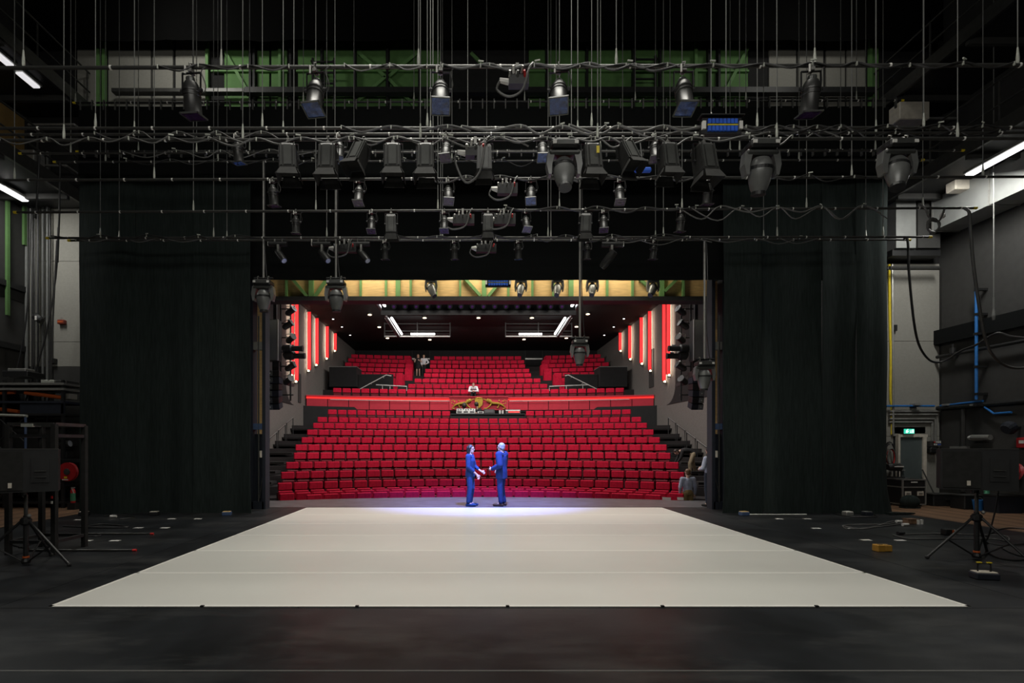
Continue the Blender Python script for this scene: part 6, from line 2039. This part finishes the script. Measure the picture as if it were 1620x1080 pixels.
    if skirt:
        loft(bot, [J['pelvis'] - V(0, 0, .30), J['pelvis'] - V(0, 0, .1), J['pelvis']], [(.24, .20), (.19, .15), (.165, .12)], side=side)
    else:
        for s in 'lr':
            capsule(bot, J['pelvis'].lerp(J['h' + s], .85), J['h' + s] - V(0, 0, .05), .105, .104)
            capsule(bot, J['h' + s], J['k' + s], .10, .078)
            capsule(bot, J['k' + s], J['a' + s].lerp(J['k' + s], .08), .078, .066)
    remeshed(bot, 'skirt' if skirt else 'trousers', cl['bottom'], t, vox)
    for s in 'lr':
        sh = MB()
        a, q = J['a' + s], J['t' + s]
        d = (q - a)
        d.z = 0
        L = max(d.length, .1)
        d.normalize()
        g = V(a.x, a.y, q.z - .03 + .035)
        loft(sh, [g - d * .075, g - d * .05, g + d * .05, g + d * (L * .75), g + d * (L + .015), g + d * (L + .045)], [(.02, .02), (.042, .05), (.046, .05), (.05, .045), (.044, .038), (.02, .02)], 12, side=d.cross(V(0, 0, 1)))
        capsule(sh, a, g, .045, .045)
        remeshed(sh, 'shoe', cl['shoe'], t, vox * .8)
    return t


def cm(name, col, rough=0.85):
    return mat(name, col, rough, 0, 0.15, 14, 0.15)


HAIR_D = cm('dark_hair', (0.025, 0.018, 0.014), 0.5)
HAIR_B = cm('brown_hair', (0.16, 0.085, 0.04), 0.5)
HAIR_G = cm('grey_hair', (0.30, 0.30, 0.30), 0.5)
HAIR_Y = cm('blond_hair', (0.50, 0.33, 0.12), 0.5)
NAVY = cm('navy_cloth', (0.008, 0.040, 0.14))
SUIT = cm('suit_blue', (0.006, 0.026, 0.12))
BROWN_SHOE = cm('brown_shoe', (0.05, 0.025, 0.018), 0.4)
BLK = cm('black_clothes', (0.012, 0.012, 0.013))
KHAKI = cm('khaki_cloth', (0.30, 0.215, 0.09))
BEIGE = cm('beige_cloth', (0.36, 0.29, 0.19))
SHIRT = cm('blue_grey_shirt', (0.42, 0.46, 0.58))
WHITE = cm('white_shirt', (0.70, 0.70, 0.72))
VEST = cm('mauve_vest', (0.16, 0.12, 0.15))
DKB = cm('dark_blue_trousers', (0.02, 0.028, 0.05))
FACE = M['skin']

# the two actors at the far edge of the white floor
Y = 15.03
wom = person('person in a navy jumpsuit with shoulder length hair, facing the suited one on stage', (FX(744, Y), Y, 0), R(75),
       dict(el=(.23, -.06, 1.12), wl=(.16, -.27, .98), er=(-.22, .0, 1.11), wr=(-.12, -.22, .90), look=(0.0, -1, -.05), kl=(.09, -.03, .50), hl=(.085, 0, .92), tl=(.12, -.16, .03), tr=(-.10, -.15, .03), dl=(-.05, -.5, -.25), dr=(.05, -.3, -.6)),
       dict(top=NAVY, bottom=NAVY, shoe=NAVY, top_name='jumpsuit_top', loose=.024, cuff=.55), (HAIR_D, .16), 0.011, 1.0)
man = person('person in a blue suit with grey hair, holding a black microphone on stage', (FX(793.5, Y), Y, 0), R(-118),
       dict(sl=(.20, .01, 1.41), sr=(-.20, .01, 1.41), el=(.26, .07, 1.13), wl=(.20, -.19, 1.02), er=(-.25, -.02, 1.14), wr=(-.16, -.16, 1.0), look=(.05, -1, .0), tl=(.14, -.15, .03), tr=(-.13, -.16, .03), dl=(-.1, -.5, -.05), kl=(.11, .0, .5), kr=(-.09, -.03, .5)),
       dict(top=SUIT, bottom=SUIT, shoe=BROWN_SHOE, top_name='suit_jacket', loose=.042, top_len=.20), (HAIR_G, 0), 0.011, 1.03)
# the microphone in the hand of the suited person
bpy.context.view_layer.update()
wr_ = man.matrix_world @ V(.185, -.285, 1.01)
o = MB().cyl((0, 0, 0), (0.03, 0.02, -0.17), 0.014, 0.012, 10).sph((0, 0, 0.02), 0.026, 10, 8)
tag(o.build('microphone', M['black_metal']), 'black hand microphone held by the person in the blue suit', 'microphone').location = wr_
# people at the stalls
Y = 17.45
person('person in a blue grey shirt and khaki trousers seen from behind at the stage edge', (FX(1088, Y), Y, -0.79), R(176),
       dict(el=(.25, .03, 1.13), wl=(.23, -.06, .92), look=(.35, -1, -.1)), dict(top=SHIRT, bottom=KHAKI, shoe=BROWN_SHOE, loose=.016, top_len=-.02), (HAIR_B, 0), 0.012, 1.0)
Y = 21.9
person('person in beige trousers bending over the end of a stalls row on the dark steps', (FX(1091, Y), Y, FLOORZ['seventh'] - 0.02), R(-98),
       dict(pelvis=(0, .12, .92), waist=(0, .02, 1.02), chest=(0, -.20, 1.04), neck=(0, -.38, 1.02), head=(0, -.52, .98), look=(0, -.5, -.85), up=(0, -.85, .5), sl=(.18, -.32, 1.0), sr=(-.18, -.32, 1.0), el=(.2, -.40, .74), er=(-.2, -.42, .74),
            wl=(.15, -.52, .55), wr=(-.15, -.54, .55), hl=(.1, .12, .9), hr=(-.1, .12, .9), kl=(.12, -.02, .5), kr=(-.12, .16, .5), al=(.12, .0, .09), ar=(-.13, .30, .09), tl=(.13, -.14, .03), tr=(-.14, .16, .03)),
       dict(top=BLK, bottom=BEIGE, shoe=BEIGE, loose=.02), (HAIR_D, 0), 0.014, 1.0)
Y = 14.9
person('person in a grey blue shirt and dark trousers half hidden by the right portal tower', (FX(1122.5, Y), Y, 0), R(-150),
       dict(er=(-.26, -.08, 1.14), wr=(-.12, -.26, 1.12), el=(.24, -.04, 1.12), wl=(.1, -.25, 1.08), look=(0, -1, -.35)), dict(top=SHIRT, bottom=DKB, shoe=BLK, loose=.016), (HAIR_D, 0), 0.012, 0.96)
# people in the balcony
Y = 39.6
zb_ = FLOORZ['S']
person('person in a short black dress standing in the balcony aisle, on the drinks side', (FX(661.5, Y), Y, zb_), R(0),
       dict(el=(.24, -.02, 1.15), wl=(.12, -.16, 1.22), er=(-.25, -.06, 1.12), wr=(-.3, -.2, 1.28), dr=(-.02, -.1, .4)), dict(top=BLK, bottom=BLK, shoe=BLK, sleeve=0, loose=.01), (HAIR_B, .16), 0.016, 1.0, skirt=True)
person('person in a white shirt with sleeves and tie beside the black dress in the aisle', (FX(670.5, Y), Y, zb_), R(-6),
       dict(el=(.36, .05, 1.15), wl=(.22, -.10, 1.02), er=(-.22, .02, 1.12), wr=(-.15, -.08, .92)), dict(top=WHITE, bottom=BLK, shoe=BLK, loose=.018, top_len=-.04), (HAIR_Y, 0), 0.016, .97)
Y = 32.75
person('person in a white shirt and mauve vest leaning on the balcony front', (FX(749, Y), Y, FLOORZ['N'] + .0), R(0),
       dict(pelvis=(0, .30, .80), waist=(0, .20, .88), chest=(0, .0, .96), neck=(0, -.12, 1.06), head=(0, -.20, 1.16), look=(0, -1, -.35), sl=(.20, -.03, 1.02), sr=(-.20, -.03, 1.02), el=(.27, -.20, .76), er=(-.27, -.20, .76),
            wl=(.06, -.36, .76), wr=(-.06, -.34, .74), hl=(.09, .30, .78), hr=(-.09, .30, .78), kl=(.1, .22, .42), kr=(-.1, .22, .42), al=(.1, .4, .09), ar=(-.1, .4, .09), tl=(.1, .25, .03), tr=(-.1, .25, .03), dl=(-.4, -.1, 0), dr=(.4, -.1, 0)),
       dict(top=WHITE, bottom=BLK, shoe=BLK, loose=.022, top_len=-.03), (HAIR_B, 0), 0.014, 1.0)
o = bpy.data.objects['person.007'] if 'person.007' in bpy.data.objects else None
v = MB()
loft(v, [V(0, .20, .86), V(0, .02, .95), V(0, -.05, 1.01)], [(.155, .125), (.165, .142), (.12, .12)])
p_ = [q for q in bpy.data.objects if q.get('label', '').endswith('leaning on the balcony front')][0]
remeshed(v, 'vest', VEST, p_, 0.014)
# two people at the sound desk, seen as dark heads over it
for px, py, rz, lab in ((732.5, 642.5, 20, 'person with bushy dark hair in black at the sound desk, nearer the mixing desk'), (757, 640, -35, 'person in black leaning at the sound desk beside the laptop')):
    Y = 31.5
    z0 = FZ(py, Y) - 1.22
    person(lab, (FX(px, Y), Y, FLOORZ['thirteenth']), R(rz),
           dict(pelvis=(0, .1, .50), waist=(0, .05, .64), chest=(0, -.06, .90), neck=(0, -.12, 1.09), head=(0, -.20, FZ(py + 1, Y) - FLOORZ['thirteenth']), look=(0, -1, -.9), sl=(.19, -.08, 1.03), sr=(-.19, -.08, 1.03), el=(.26, -.2, .80), er=(-.26, -.2, .76), wl=(.2, -.44, .80), wr=(-.2, -.44, .80),
                hl=(.1, .1, .50), hr=(-.1, .1, .50), kl=(.12, -.28, .50), kr=(-.12, -.28, .50), al=(.12, -.2, .09), ar=(-.12, -.2, .09), tl=(.12, -.36, .03), tr=(-.12, -.36, .03)),
           dict(top=BLK, bottom=BLK, shoe=BLK, loose=.03), (HAIR_D, .10, 1.75 if px < 740 else 1.45), 0.016)
    ch = thing('stool', 'black stool under the person at the sound desk %s' % ('nearer the mixing desk' if px < 740 else 'beside the laptop'), 'stool', (FX(px, Y), Y + .1, FLOORZ['thirteenth']), R(rz))
    MB().lathe([(.17, .36), (.19, .38), (.19, .41), (.17, .42)], n=14).build('seat', M['black_metal'], ch)
    MB().cyl((0, 0, .03), (0, 0, .37), .03).build('column', M['black_metal'], ch)
    MB().lathe([(.2, 0), (.2, .03), (.05, .05)], n=14).build('base', M['black_metal'], ch)
